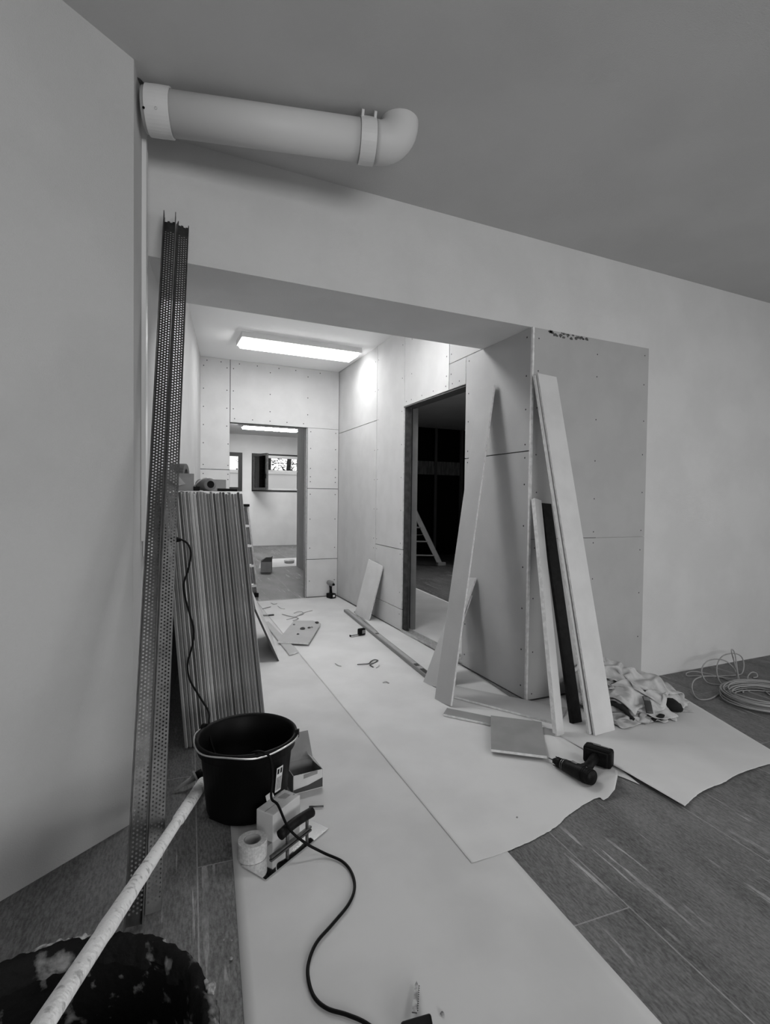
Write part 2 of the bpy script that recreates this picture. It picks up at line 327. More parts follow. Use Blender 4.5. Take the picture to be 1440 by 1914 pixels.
# room behind the right doorway (dark) --------------------------------------------------------------
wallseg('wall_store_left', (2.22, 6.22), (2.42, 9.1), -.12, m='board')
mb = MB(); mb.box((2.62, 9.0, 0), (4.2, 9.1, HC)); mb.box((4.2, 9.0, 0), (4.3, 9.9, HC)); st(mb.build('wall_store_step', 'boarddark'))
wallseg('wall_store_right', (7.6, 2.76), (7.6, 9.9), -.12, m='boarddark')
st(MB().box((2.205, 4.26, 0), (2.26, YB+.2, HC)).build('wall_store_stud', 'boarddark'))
mb = MB(); mb.box((4.2, 9.9, 0), (7.72, 10.02, HC), 0)
st(mb.build('wall_store_end', ['darkpane']))
mb = MB()
mb.box((4.3, 9.86, 1.745), (6.28, 9.9, 2.03)); st(mb.build('trim_5', 'bandwood'))
for k, x in enumerate((5.06, 5.67, 6.33)):
    st(MB().box((x-.03, 9.84, 0), (x+.03, 9.898 if x != 5.67 else 9.8595, HC)).build('trim_%d' % (6+k), 'mullion'))
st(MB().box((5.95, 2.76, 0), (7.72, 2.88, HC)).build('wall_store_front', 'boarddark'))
# room behind the far doorway -----------------------------------------------------------------------
YW = 13.2
wallseg('wall_office_left', (.5, YB+.1), (.5, YW), .12)
mb = MB(); zb, zt = 1.36, 2.30
holes = [(.95, 2.13), (2.36, 3.55)]
mb.box((.4, YW, 0), (4.3, YW+.14, zb)); mb.box((.4, YW, zt), (4.3, YW+.14, HC))
for a, b in ((.4, .95), (2.13, 2.36), (3.55, 4.3)): mb.box((a, YW, zb), (b, YW+.14, zt))
st(mb.build('wall_office_end', 'wall'))
wallseg('wall_office_right', (4.18, 9.1), (4.18, YW), -.02)
def window(n, x0, x1, fw, fm):
    f = MB(); y0, y1 = YW-.02, YW+.06
    f.box((x0, y0, zb), (x1, y1, zb+fw)); f.box((x0, y0, zt-fw), (x1, y1, zt)); f.box((x0, y0, zb+fw), (x0+fw, y1, zt-fw)); f.box((x1-fw, y0, zb+fw), (x1, y1, zt-fw))
    o = st(f.build('window_%d' % n, fm)); return o
w1 = window(1, .95, 2.13, .09, 'frame')
MB().box((1.04, YW+.01, zb+.09), (2.04, YW+.016, zt-.09)).build('pane', 'glass', w1)
w2 = window(2, 2.36, 3.55, .035, 'frame')
f = MB(); 
f.box((2.66, YW-.015, zb+.036), (2.74, YW+.05, zt-.036)); f.box((2.74, YW-.015, zb+.036), (3.51, YW+.05, zb+.075)); f.box((2.74, YW-.015, zt-.10), (3.51, YW+.05, zt-.036)); f.box((2.74, YW, 1.86), (3.51, YW+.04, 1.90))
f.build('window_frame', 'white', w2)
MB().box((2.741, YW+.012, zb+.077), (3.51, YW+.016, 1.858)).build('pane', 'glass', w2)
# open casement leaf
a, b = V(2.40, YW-.03, 0), V(2.62, YW-.62, 0); d = (b-a).normalized(); L = (b-a).length; R = Matrix.Rotation(math.atan2(d.y, d.x), 3, 'Z')
lf = MB(); fw = .055
def leafbox(u0, u1, z0, z1, t=.05, mb=lf): mb.obox(a+d*((u0+u1)/2)+V(0, 0, (z0+z1)/2), (u1-u0, t, z1-z0), R)
leafbox(0, L, zb+.03, zb+.03+fw); leafbox(0, L, zt-.03-fw, zt-.03); leafbox(0, fw, zb+.03+fw, zt-.03-fw); leafbox(L-fw, L, zb+.03+fw, zt-.03-fw)
lfo = lf.build('casement', 'galvdark', w2)
g2 = MB(); leafbox(fw, L-fw, zb+.03+fw, zt-.03-fw, .008, g2); g2.build('casement_pane', 'glass', lfo)
hd = MB(); hd.obox(a+d*(L-.03)+V(-.03, -.03, 1.72), (.02, .02, .11), R); hd.build('handle', 'black', lfo)
# outdoors
st(MB().box((-3, 13.36, -.2), (9, 30, -.1)).build('ground', 'ground'))
tag(MB().box((-1.5, 16, -.1), (8, 16.15, 1.93)).box((-1.5, 15.97, 1.93), (8, 16.18, 2.02)).build('garden_wall', 'render'), 'pale garden wall outside, seen through the far windows', 'wall')
def tree(x, y, h, r, label):
    t = thing('tree', (x, y, -.1), label, 'tree', 'trees beyond the garden wall')
    mb = MB(); mb.tube([(x, y, -.1), (x+.05, y, h*.5), (x+random.uniform(-.2, .2), y, h)], [r, r*.8, r*.4], 8)
    for k in range(7):
        z = h*random.uniform(.3, .9); a_ = random.uniform(0, 6.28); ll = random.uniform(.2, .32)
        mb.tube([(x+.02, y, z), (x+math.cos(a_)*ll*.6, y+math.sin(a_)*.4, z+ll*.5), (x+math.cos(a_)*ll, y+math.sin(a_)*.6, z+ll)], [r*.35, r*.2, r*.08], 5)
    mb.build('trunk', 'bark', t, smooth=True)
    mb = MB()
    for k in range(700):
        p = V(x+max(-.3, min(.3, random.gauss(0, .2))), y+max(-.3, min(.3, random.gauss(0, .2))), h*random.uniform(.35, 1.05)); s_ = random.uniform(.02, .06)
        q = Matrix.Rotation(random.uniform(0, 6), 3, 'Z') @ Matrix.Rotation(random.uniform(0, 3), 3, 'X')
        mb.add([p+q @ V(-s_, 0, 0), p+q @ V(0, s_*.5, .01), p+q @ V(s_, 0, 0), p+q @ V(0, -s_*.5, .01)], [(0, 1, 2, 3)])
    mb.build('foliage', 'leaf', t)
tree(2.1, 18.2, 4.2, .09, 'bare pale tree seen through the left far window')
for x in (3.1, 3.8, 4.5, 5.2, 5.9): tree(x, 18.3, 4.3, .10, 'dark garden tree behind the pale wall, seen through the open far window', )

# ================================================================== PAPER ON THE FLOOR
def paper(name, L0, L1, R0, R1, z, matn, label, nu=30, nv=60, lift=None, seed=0, front=None, redge=None):
    mb = MB(); vs = []
    if front:
        F = smooth_path([fl(x, y) for x, y in front], 6); seg = [0]
        for i in range(1, len(F)): seg.append(seg[-1]+(F[i]-F[i-1]).length)
    for j in range(nv+1):
        v = (j/nv)
        for i in range(nu+1):
            u = i/nu
            p = Vector((*L0, 0)).lerp(Vector((*R0, 0)), u); q = Vector((*L1, 0)).lerp(Vector((*R1, 0)), u)
            if front:
                s_ = u*seg[-1]; p = Vector((float(np.interp(s_, seg, [k.x for k in F])), float(np.interp(s_, seg, [k.y for k in F])), 0))
            r = p.lerp(q, v**1.5 if front else v)
            if redge: r.x += redge(r.y)*u**3
            if seed and nu > 40: r.y += .003*noise.noise(V(u*40, seed, 0))*(1-v)
            zz = z+.0012*max(0, noise.noise(V(r.x*5, r.y*5, seed)))
            if lift: zz += lift(r.x, r.y)
            vs.append((r.x, r.y, zz))
    fs = [(j*(nu+1)+i, j*(nu+1)+i+1, (j+1)*(nu+1)+i+1, (j+1)*(nu+1)+i) for j in range(nv) for i in range(nu)]
    mb.add(vs, fs)
    return tag(mb.build(name, matn, smooth=True, solid=.0006), label, 'paper')
paper('floor_paper', (.12, .35), (.70, 6.14), (1.05, .35), (1.45, 6.14), .0012, 'paper', 'long strip of pale covering paper running under the bucket from foreground to corridor end', seed=1)
def lift2(x, y):
    a_ = .050*math.exp(-(math.hypot((x-1.80)/1.0, (y-1.56)/1.0)/.075)**2)
    e = .030*math.exp(-(math.hypot((x-1.83)/.7, (y-1.99)/1.0)/.07)**2)
    return a_+e*(1 if y > 1.93 else max(0, 1-(1.93-y)/.05))
paper('floor_paper', (.965, 1.46), (1.15, 6.1), (1.80, 1.50), (2.125, 6.1), .0032, 'paper_b', 'upper strip of pale covering paper with a torn end under the black drill', seed=5.5, lift=lift2, nu=70, nv=150,
      front=((882, 1615), (925, 1601), (962, 1587), (1000, 1570), (1035, 1550), (1060, 1528), (1085, 1507), (1105, 1497), (1122, 1500), (1136, 1492)), redge=lambda y: float(np.interp(y, [1.50, 1.56, 1.68, 1.9, 2.4, 3.0, 4.25, 6.1], [0, .09, .215, .25, .22, .23, .15, 0])))
paper('floor_paper', (1.91, 1.37), (1.92, 2.46), (2.66, 1.42), (3.12, 2.44), .0062, 'paper_b', 'pale covering paper sheet by the clothes with a torn front end', seed=11, nu=50, nv=40, front=((1281, 1515), (1292, 1499), (1310, 1484), (1335, 1472), (1352, 1466), (1375, 1452), (1400, 1442), (1440, 1430), (1475, 1424)),
      lift=lambda x, y: .012*math.exp(-((x-1.91)/.05)**2)*max(0, min(1, (2.0-y)/.4)))
paper('floor_paper', (2.18, 3.3), (2.26, 6.4), (3.05, 3.3), (3.34, 6.4), .0012, 'paper', 'pale covering paper inside the dark room beyond the doorway', seed=17)
paper('floor_paper', (1.72, 8.95), (2.03, 10.25), (2.9, 9.15), (3.1, 10.35), .0012, 'paper_b', 'pale sheet of paper lying on the floor of the far room', seed=23)
mb = MB(); pts = [fl(*p) for p in ((1141, 1428), (1156, 1436), (1196, 1468), (1168, 1456), (1143, 1447))]
mb.prism([(p.x, p.y) for p in pts], .0035, .0050); tag(mb.build('paper_scrap', 'paper_b'), 'small pointed paper scrap between drill and the sheet with the torn end', 'paper')

# ================================================================== PIPE UNDER THE CEILING
ZP = 2.655; A = V(.02, 2.205, ZP); B = V(.845, 2.003, ZP); d = (B-A).normalized()
pt = thing('drain_pipe', (A.x, A.y, ZP), 'thick white plastic drain pipe hanging under the ceiling with an elbow', 'pipe')
rp = .076
MB().tube([A-d*.03, B], rp, 32).build('pipe_tube', 'pipe', pt, smooth=True, bevel=0)
el = [B+d*.0]
for k in range(11):
    th = math.radians(9*k); rr = .085
    el.append(B+d*.015+d*rr*math.sin(th)+V(0, 0, rr*(1-math.cos(th))))
el.append(el[-1]+V(0, 0, .03))
MB().tube(el, rp*1.03, 32).build('elbow', 'pipe', pt, smooth=True)
def clamp(c, w, nm, lugs):
    mb = MB()
    prof = [(rp+.001, -w/2), (rp+.0075, -w/2), (rp+.0085, 0), (rp+.0075, w/2), (rp+.001, w/2)]
    mb.lathe(prof, c, 40, 0, axis=tuple(d))
    o = mb.build(nm, 'white', pt, smooth=False)
    if lugs:
        s = V(-d.y, d.x, 0); s = s if s.y < 0 else -s; nl = (V(0, 0, .76)+s*.65).normalized()
        RL = Matrix((d, nl.cross(d), nl)).transposed()
        for sg in (-1, 1): MB().obox(c+d*sg*(w/2-.006)+nl*(rp+.016), (.010, .03, .022), RL).build('clamp_lug', 'white', o)
    return o
clamp(B-d*.035, .062, 'clamp', True)
c2 = clamp(A+d*.025, .085, 'clamp', False)
mb = MB()
for px_ in (268.5, 291.5):
    q = ray(px_, 201 if px_ < 280 else 202)
    # point on the clamp cylinder facing the viewer
    best = None
    for k in range(2000):
        p = CP+q*(1.6+k*.0006); rel = p-A; rad = (rel-d*rel.dot(d)).length
        if rad < rp+.0085: best = p; break
    if best: MB().lathe([(0, 0), (.0045, 0), (.0045, .002)], best, 10, 0, axis=tuple((best-(A+d*(best-A).dot(d))).normalized())).build('screw', 'black', c2)
# cable duct and switch on the left wall return
dd = (Vector((*C1, 0))-Vector((*C0, 0))).normalized(); nn = V(dd.y, -dd.x, 0)
def on_left(s, off): p = Vector((*C0, 0))+dd*s+nn*off; return p
mb = MB(); R = Matrix.Rotation(math.atan2(dd.y, dd.x), 3, 'Z')
mb.obox(on_left(.21, .009)+V(0, 0, 1.81), (.03, .017, 1.58), R)
mb.obox(on_left(.26, .007)+V(0, 0, 1.81), (.05, .013, 1.58), R)
dct = tag(mb.build('cable_duct', 'white', bevel=.001), 'narrow white cable duct running down the wall corner behind the leaning metal profiles', 'cable duct')
tag(MB().obox(on_left(.27, .0165)+V(0, 0, 1.03-.04), (.06, .032, .075), R).build('wall_socket', 'white', bevel=.004), 'small white switch box at the bottom end of the cable duct', 'switch box')
q = [fl(x, y, HC-.001) for x, y in ((256, 144), (262, 147), (272, 158), (285, 161), (300, 168), (285, 167), (268, 166), (262, 158))]
st(MB().prism([(p.x, p.y) for p in q], HC-.002, HC+.01).build('trim_9', 'stain'))
# ================================================================== CEILING LAMPS
def lamp(x0, x1, y0, y1, m, label):
    t = thing('ceiling_lamp', ((x0+x1)/2, (y0+y1)/2, HC-.085), label, 'ceiling lamp'); z0, z1 = HC-.085, HC
    mb = MB(); mb.hexa([V(x0, y0, z0+.030), V(x1, y0, z0+.030), V(x1, y1, z0+.030), V(x0, y1, z0+.030)], [V(x0, y0, z1), V(x1, y0, z1), V(x1, y1, z1), V(x0, y1, z1)])
    mb.build('housing', 'white', t)
    e = .018
    MB().hexa([V(x0+.03, y0+.045, z0), V(x1-.03, y0+.045, z0), V(x1-.03, y1-.045, z0), V(x0+.03, y1-.045, z0)],
              [V(x0+e, y0+e, z0+.030), V(x1-e, y0+e, z0+.030), V(x1-e, y1-e, z0+.030), V(x0+e, y1-e, z0+.030)]).build('diffuser', m, t)
lamp(.80, 2.00, 5.02, 5.36, 'lampon', 'lit rectangular ceiling lamp in the corridor above the far door')
lamp(.62, 1.72, 3.35, 3.65, 'lampfill', 'added fill lamp, unseen behind the lintel beam')  # fixture added to even out the corridor light
lamp(1.83, 3.05, 11.2, 11.55, 'lampon2', 'lit rectangular ceiling lamp in the far room, seen through the doorway')

# ================================================================== STACK OF PLASTERBOARD SHEETS
NS = 24; sd = V(.145, .989, 0).normalized(); sn = V(sd.y, -sd.x, 0)
random.seed(3)
seq = 'ABABCABDDBAABACABCBABACA'
GS = 'plasterboard sheets stacked on edge against the left wall'
for i in range(NS):
    u = i/(NS-1)
    x = .172+(.588-.172)*u; yb = 2.625+.245*max(0, (u-.12)/.88)**1.0+random.uniform(-.004, .004)
    xt = .072+(.458-.072)*u
    lean = math.asin((x-xt)/1.222); hz = 1.222+random.uniform(-.006, .006)+ (0.0 if i else .004)
    pitch = (.416/(NS-1)); th = pitch*.73; L = 2.0+random.uniform(-.02, .02)
    f0 = V(x, yb, .0035); top = V(xt, yb, hz)
    ex = sn*th
    b = [f0-ex/2, f0+ex/2, f0+ex/2+sd*L, f0-ex/2+sd*L]; tt = [top-ex/2, top+ex/2, top+ex/2+sd*L, top-ex/2+sd*L]
    mb = MB(); mb.add(b+tt, [(3, 2, 1, 0), (4, 5, 6, 7), (0, 1, 5, 4), (1, 2, 6, 5), (2, 3, 7, 6), (3, 0, 4, 7)], [0, 0, 0, 1, 0, 1])
    o = mb.build('plasterboard_sheet', ['sheet'+seq[i], 'boardlight'], bevel=.0045)
    lab = 'grey plasterboard sheet on edge in the middle or right part of the stack'
    if i == 0: lab = 'leftmost plasterboard sheet of the stack, nearest the wall'
    if i == NS-1: lab = 'rightmost plasterboard sheet of the stack, its pale face towards the corridor'
    if seq[i] == 'D': lab = 'paler plasterboard sheet edge in the stack, left one of the pale pair' if seq[i-1] != 'D' else 'paler plasterboard sheet edge in the stack, right one of the pale pair'
    if i == 1: lab = 'second plasterboard sheet from the wall side of the stack'
    if i == NS-2: lab = 'second plasterboard sheet from the corridor side of the stack'
    if 1 < i < 8: lab = 'grey plasterboard sheet edge in the left third of the leaning stack'
    if seq[i] == 'C' and 8 < i < NS-2: lab = 'darkest narrow plasterboard sheet edge right of the pale pair in the stack'
    tag(o, lab, 'plasterboard', GS)

# ================================================================== LEANING BOARDS
def board(name, foot, top, wd, w, t, label, m='boardlight', ms='core', cat='board', group=None, bev=0):
    return tag(MB().plank(foot, top, wd, w, t, 0, 1).build(name, [m, ms], bevel=bev), label, cat, group)
LB = 'gypsum strips leaning on the boarded box'
board('plasterboard_strip', (1.588, 2.640, .004), (2.040, 2.895, 1.945), (.12, -1, 0), .15, .0125, 'long grey plasterboard strip with white edge leaning right of the dark doorway', 'board', group=LB)
board('plasterboard_strip', (1.665, 2.93, .004), (2.053, 3.085, .66), (.12, -1, 0), .14, .0125, 'short plasterboard strip mostly hidden behind the long strip beside the doorway', 'board', group=LB)
board('plasterboard_strip', (1.738, 2.985, .004), (2.053, 3.13, .53), (.12, -1, 0), .13, .0125, 'shortest plasterboard strip with a pale edge behind the long strip by the doorway', 'boarddark', group=LB)
board('plasterboard_strip', (2.160, 1.962, .0075), (2.150, 2.438, 1.945), (1, .10, 0), .155, .0125, 'widest and tallest pale plasterboard strip leaning on the box front', group=LB)
board('plasterboard_strip', (2.142, 1.984, .0075), (2.135, 2.452, 1.935), (1, .10, 0), .150, .0125, 'plasterboard strip just behind the widest one, only its edge showing', group=LB)
board('plasterboard_strip', (1.925, 2.03, .0045), (2.105, 2.445, 1.212), (1, .25, 0), .062, .025, 'narrow pale plasterboard strip leaning by the outer corner of the box', group=LB)
board('dark_strip', (2.118, 2.112, .0075), (2.178, 2.452, 1.188), (1, .05, 0), .072, .022, 'dark narrow strip leaning between the two pale strips', 'blacksoft', 'blacksoft', 'profile')  # one even near-black colour over the whole strip
board('plasterboard_offcut', (1.965, 4.865, .0045), (2.085, 4.80, .565), (.13, -1, 0), .29, .0125, 'short wide plasterboard offcut leaning on the corridor wall before the dark doorway', 'boardlight', 'core')
# sheet offcut leaning against the stack, seen on edge
mb = MB(); f0 = V(.885, 3.79, .0045); tp = V(.712, 3.79, .40); L = .75; ex = V(.013, 0, .0055)
b = [f0-ex, f0, f0+sd*L, f0-ex+sd*L]; tt = [tp-ex, tp, tp+sd*L, tp-ex+sd*L]
mb.add(b+tt, [(3, 2, 1, 0), (4, 5, 6, 7), (0, 1, 5, 4), (1, 2, 6, 5), (2, 3, 7, 6), (3, 0, 4, 7)], [1, 1, 1, 0, 1, 0])
tag(mb.build('plasterboard_offcut', ['boardlight', 'sheetC']), 'low plasterboard offcut leaning on the right side of the sheet stack', 'board')

# boards lying on the floor
def flat(name, pix, z0, z1, label, m='board', ms='core', cat='board'):
    pts = [fl(x, y, z1) for x, y in pix]
    return tag(MB().prism([(p.x, p.y) for p in pts], z0, z1, 0, 1).build(name, [m, ms], bevel=.001), label, cat)
flat('plasterboard_strip', ((849, 1281), (1061, 1323), (1043, 1352), (845, 1300)), .005, .0175, 'long grey strip lying on the paper at the foot of the box corner', 'board')
flat('plasterboard_strip', ((836, 1323), (1040, 1364), (1037, 1378), (829, 1334)), .005, .0175, 'narrow dark grey strip lying on the paper under the square piece', 'boarddark')
mb = MB(); q = [fl(918, 1337, .034), fl(1013, 1349, .034), fl(1023, 1412, .034), fl(918, 1399, .034)]
zz = [.034, .034, .031, .031]
mb.add([V(p.x, p.y, z-.0125) for p, z in zip(q, zz)]+[V(p.x, p.y, z) for p, z in zip(q, zz)], [(3, 2, 1, 0), (4, 5, 6, 7), (0, 1, 5, 4), (1, 2, 6, 5), (2, 3, 7, 6), (3, 0, 4, 7)][::1], [0, 0, 1, 1, 1, 1])
tag(mb.build('plasterboard_offcut', ['boarddark', 'core'], bevel=.001), 'square dark grey plasterboard piece lying across the narrow strip near the drill', 'board')
flat('plasterboard_strip', ((494, 1163), (502, 1161), (558, 1217), (550, 1220), (541, 1222)), .005, .0175, 'narrow strip lying along the paper edge with a ragged end, under the angular offcut')
flat('plasterboard_offcut', ((550, 1160), (585, 1160), (600, 1165), (577, 1202), (519, 1199), (528, 1186)), .018, .0305, 'angular grey offcut scattered with crumbs lying across the corridor paper')
flat('timber_batten', ((662, 1143), (665, 1142), (706, 1180), (703, 1180)), .005, .012, 'thin batten lying behind the spirit level', 'wood', 'wood', 'batten')

# spirit level ---------------------------------------------------------------
a, b = V(1.925, 5.20, 0), V(1.722, 3.03, 0); d = (b-a).normalized(); s = V(-d.y, d.x, 0); Rl = Matrix.Rotation(math.atan2(d.y, d.x), 3, 'Z'); L = (b-a).length; mid = (a+b)/2
t = thing('spirit_level', (mid.x, mid.y, .005), 'long grey spirit level lying along the right side of the corridor paper', 'spirit level')
MB().obox(mid+V(0, 0, .017), (L, .05, .024), Rl).build('body', 'midgrey', t, bevel=.002)
MB().obox(mid+V(0, 0, .0295), (L-.04, .03, .001), Rl).build('rib', 'cardmid', t)
MB().obox(b-d*.005+V(0, 0, .017), (.014, .054, .026), Rl).build('end_cap', 'black', t, bevel=.002)
for k, (u, w_) in enumerate(((.06, .10), (.20, .05), (1.1, .03))):
    o = MB().obox(b-d*(u+.03)+V(0, 0, .0305), (w_, .028, .0025), Rl).build('vial_window', 'darkgrey', t)
# ================================================================== SMALL TOOLS IN THE CORRIDOR
def driver():
    p = V(2.02, 5.98, .004); t = thing('impact_driver', p, 'black impact driver standing on its battery in the corridor end corner', 'cordless tool')
    R = rotz(.3)
    MB().obox(p+V(0, 0, .030), (.075, .10, .058), R).build('battery', 'black', t, bevel=.008)
    MB().obox(p+V(.018, -.052, .032), (.030, .002, .026), R).build('label_sticker', 'white', t)
    MB().tube([p+V(0, .01, .055), p+V(0, .015, .11), p+V(-.005, .01, .155)], [.021, .017, .020], 12, sq=.9).build('handle', 'blacksoft', t, smooth=True)
    ax = V(.12, -.95, -.05).normalized(); c = p+V(-.005, 0, .178)
    MB().tube([c-ax*.07, c-ax*.05, c+ax*.03, c+ax*.055, c+ax*.07], [.020, .031, .032, .022, .018], 16).build('motor_head', 'midgrey', t, smooth=True)
    MB().tube([c+ax*.068, c+ax*.09], [.016, .012], 12).build('chuck', 'black', t, smooth=True)
driver()
def tape_measure():
    p = fl(676, 1188); p.z = .004; t = thing('tape_measure', p, 'small black tape measure on the paper with its blade pulled out a little', 'tape measure')
    R = rotz(.25)
    MB().obox(p+V(0, 0, .031), (.068, .038, .06), R).build('case', 'black', t, bevel=.01)
    MB().obox(p+V(.012, -.0195, .033), (.03, .003, .03), R).build('sticker', 'midgrey', t, bevel=.001)
    MB().obox(p+R @ V(-.075, 0, .012), (.09, .02, .0015), R).build('blade', 'darkgrey', t)
    MB().obox(p+R @ V(-.12, 0, .012), (.003, .022, .016), R).build('hook', 'black', t)
tape_measure()
t = thing('utility_knife', fl(497, 1151), 'pale utility knife lying near the end of the sheet stack', 'knife')
k0, k1 = fl(486, 1150, .012), fl(502, 1150, .012); k2 = fl(512, 1149, .012)
MB().tube([k0, k1], .010, 8, sq=.7).build('handle', 'midgrey', t, smooth=True); MB().tube([k1, k2], .011, 8, sq=.7).build('grip', 'darkgrey', t, smooth=True)
SH = 'paper shavings scattered on the corridor paper'
def shaving(pix, r, label='small curled shaving on the pale corridor paper', m='cardmid', z=.006, sq=.35):
    pts = [fl(x, y, z+.004*(i % 2)) for i, (x, y) in enumerate(pix)]
    tag(MB().tube(smooth_path(pts, 6), r, 6, sq=sq).build('shaving', m, smooth=True), label, 'shaving', SH)
shaving(((491, 1138), (498, 1136), (506, 1134)), .006, 'dark straight shaving nearest the end of the sheet stack', 'darkgrey')
shaving(((528, 1148), (540, 1151), (552, 1153), (562, 1148), (572, 1144), (584, 1141)), .007, 'longest wavy shaving on the paper above the angular offcut', 'cardmid')
shaving(((550, 1146), (558, 1143), (566, 1144), (566, 1148), (556, 1151)), .006, 'looped shaving lying over the longest one', 'cardmid')
shaving(((536, 1158), (544, 1156), (552, 1154), (558, 1156), (548, 1160)), .006, 'short curled shaving just above the angular offcut', 'cardmid')
shaving(((668, 1242), (680, 1241), (690, 1240), (694, 1236), (700, 1233), (706, 1234), (702, 1238), (692, 1242), (698, 1247)), .006, 'dark curled strap offcut on the paper beside the spirit level', 'darkgrey')
shaving(((704, 1248), (708, 1245), (709, 1243)), .004, 'tiny shaving just right of the curled strap offcut')
shaving(((716, 1276), (722, 1274), (727, 1277)), .006, 'small bent shaving nearest the camera on the paper strip')
shaving(((627, 1240), (632, 1243), (638, 1245)), .004, 'faint short shaving left of the curled strap offcut')
shaving(((507, 1127), (512, 1129), (518, 1128)), .005, 'tiny shaving close to the far doorway, left one')
shaving(((520, 1133), (526, 1137), (533, 1138)), .004, 'tiny shaving close to the far doorway, right one')
CR = 'plaster crumbs on the angular offcut'
for (x, y, s_, m_) in ((566, 1176, .022, 'darkgrey'), (557, 1186, .012, 'darkgrey'), (593, 1165, .020, 'darkgrey'), (583, 1173, .012, 'midgrey'), (550, 1168, .012, 'midgrey'), (578, 1174, .014, 'darkgrey')):
    p = fl(x, y, .031); mb = MB(); vs = []; 
    mb.lathe([(0.001, 0), (s_*.9, .001), (s_, s_*.4), (s_*.6, s_*.8), (0.001, s_*.9)], p, 7)
    for v in mb.v: v += V(*(random.uniform(-.2, .2)*s_ for _ in range(2)), 0)
    tag(mb.build('plaster_crumb', m_), {557: 'largest dark crumb in the middle of the angular offcut'}.get(x+9 if x == 566 else 0, 'dark plaster crumb at the right corner of the angular offcut' if x > 580 else 'small plaster crumb near the left edge of the angular offcut' if x < 560 else 'flat crumb in the middle of the angular offcut'), 'crumb', CR)
# ================================================================== LADDERS
t = thing('step_ladder', (1.18, 6.42, 0), 'aluminium step ladder standing in the far doorway behind the sheet stack', 'ladder')
for dx, dy in ((0, 0), (-.42, 0)):
    MB().plank((1.205+dx, 6.40, .03), (1.10+dx, 6.55, 1.10), (.3, -1, 0), .06, .022).build('side_rail', 'alu', t)
    MB().box((1.185+dx, 6.36, .001), (1.23+dx, 6.44, .05)).build('rubber_foot', 'black', t)
for z in (.12, .36, .60, .84):
    xx = 1.205-.1*z; MB().box((xx-.42, 6.37+.14*z, z), (xx+.015, 6.46+.14*z, z+.028)).build('tread', 'alu', t)
for dx in (0, -.42): MB().plank((1.24+dx, 6.80, .0), (1.09+dx, 6.60, 1.08), (0.2, -1, 0), .035, .02).build('rear_leg', 'alu', t)
MB().box((.64, 6.50, 1.09), (1.14, 6.64, 1.12)).build('top_cap', 'black', t)
t = thing('folding_ladder', (4.6, 8.3, 0), 'plaster-spattered aluminium ladder standing slanted in the dark room', 'ladder')
fA = V(4.86, 8.25, .05); tA = V(4.26, 8.35, 1.21); wv = V(-.62, .35, 0)
for off in (V(0, 0, 0), wv):
    MB().plank(fA+off, tA+off, (1, -.2, 0), .085, .03).build('side_rail', 'cardlight', t); 
    MB().plank(fA+off+V(.05, 0, 0), tA+off+V(.05, .0, 0), (1, -.2, 0), .022, .03).build('rail_edge', 'galvdark', t)
    MB().obox(fA+off+V(.03, 0, -.015), (.16, .08, .065), rotz(-.1)).build('foot', 'cardmid', t, bevel=.01)
for k in (.12, .34, .56, .78):
    c = fA.lerp(tA, k)+V(-.03, 0, 0); mb = MB(); mb.tube([c, c+wv], .045, 8, sq=.3); mb.build('rung', 'cardlight', t)
c = fA.lerp(tA, .45); MB().tube([c+wv, c+wv*.5+V(0, 0, -.02), c], .005, 6).build('strap', 'cardlight', t)
MB().tube([tA+V(0, -.03, 0), tA+V(0, .05, 0)], .05, 14).build('hinge', 'galv', t)
# block on the far room floor
p = fl(492, 1070); mb = MB(); mb.prism([(p.x-.04, p.y), (p.x+.13, p.y-.03), (p.x+.20, p.y+.25), (p.x+.02, p.y+.28)], .001, .17); 
mb.add([(p.x-.04, p.y, .17), (p.x+.13, p.y-.03, .17), (p.x+.20, p.y+.25, .17), (p.x+.02, p.y+.28, .17), (p.x+.05, p.y+.01, .24), (p.x+.13, p.y, .24), (p.x+.20, p.y+.22, .24)], [(0, 1, 5, 4), (1, 2, 6, 5), (2, 3, 4, 6), (3, 0, 4), (4, 5, 6)], 1)
tag(mb.build('plaster_bag', ['cardmid', 'darkgrey']), 'small grey bag with a dark top standing on the far room floor', 'bag')
p = fl(541, 1052); tag(MB().lathe([(.001, 0), (.09, 0), (.10, .05), (.06, .07), (.001, .07)], (p.x, p.y, .002), 10).build('tape_lump', 'white'), 'small pale lump lying on the paper sheet in the far room', 'rubble')

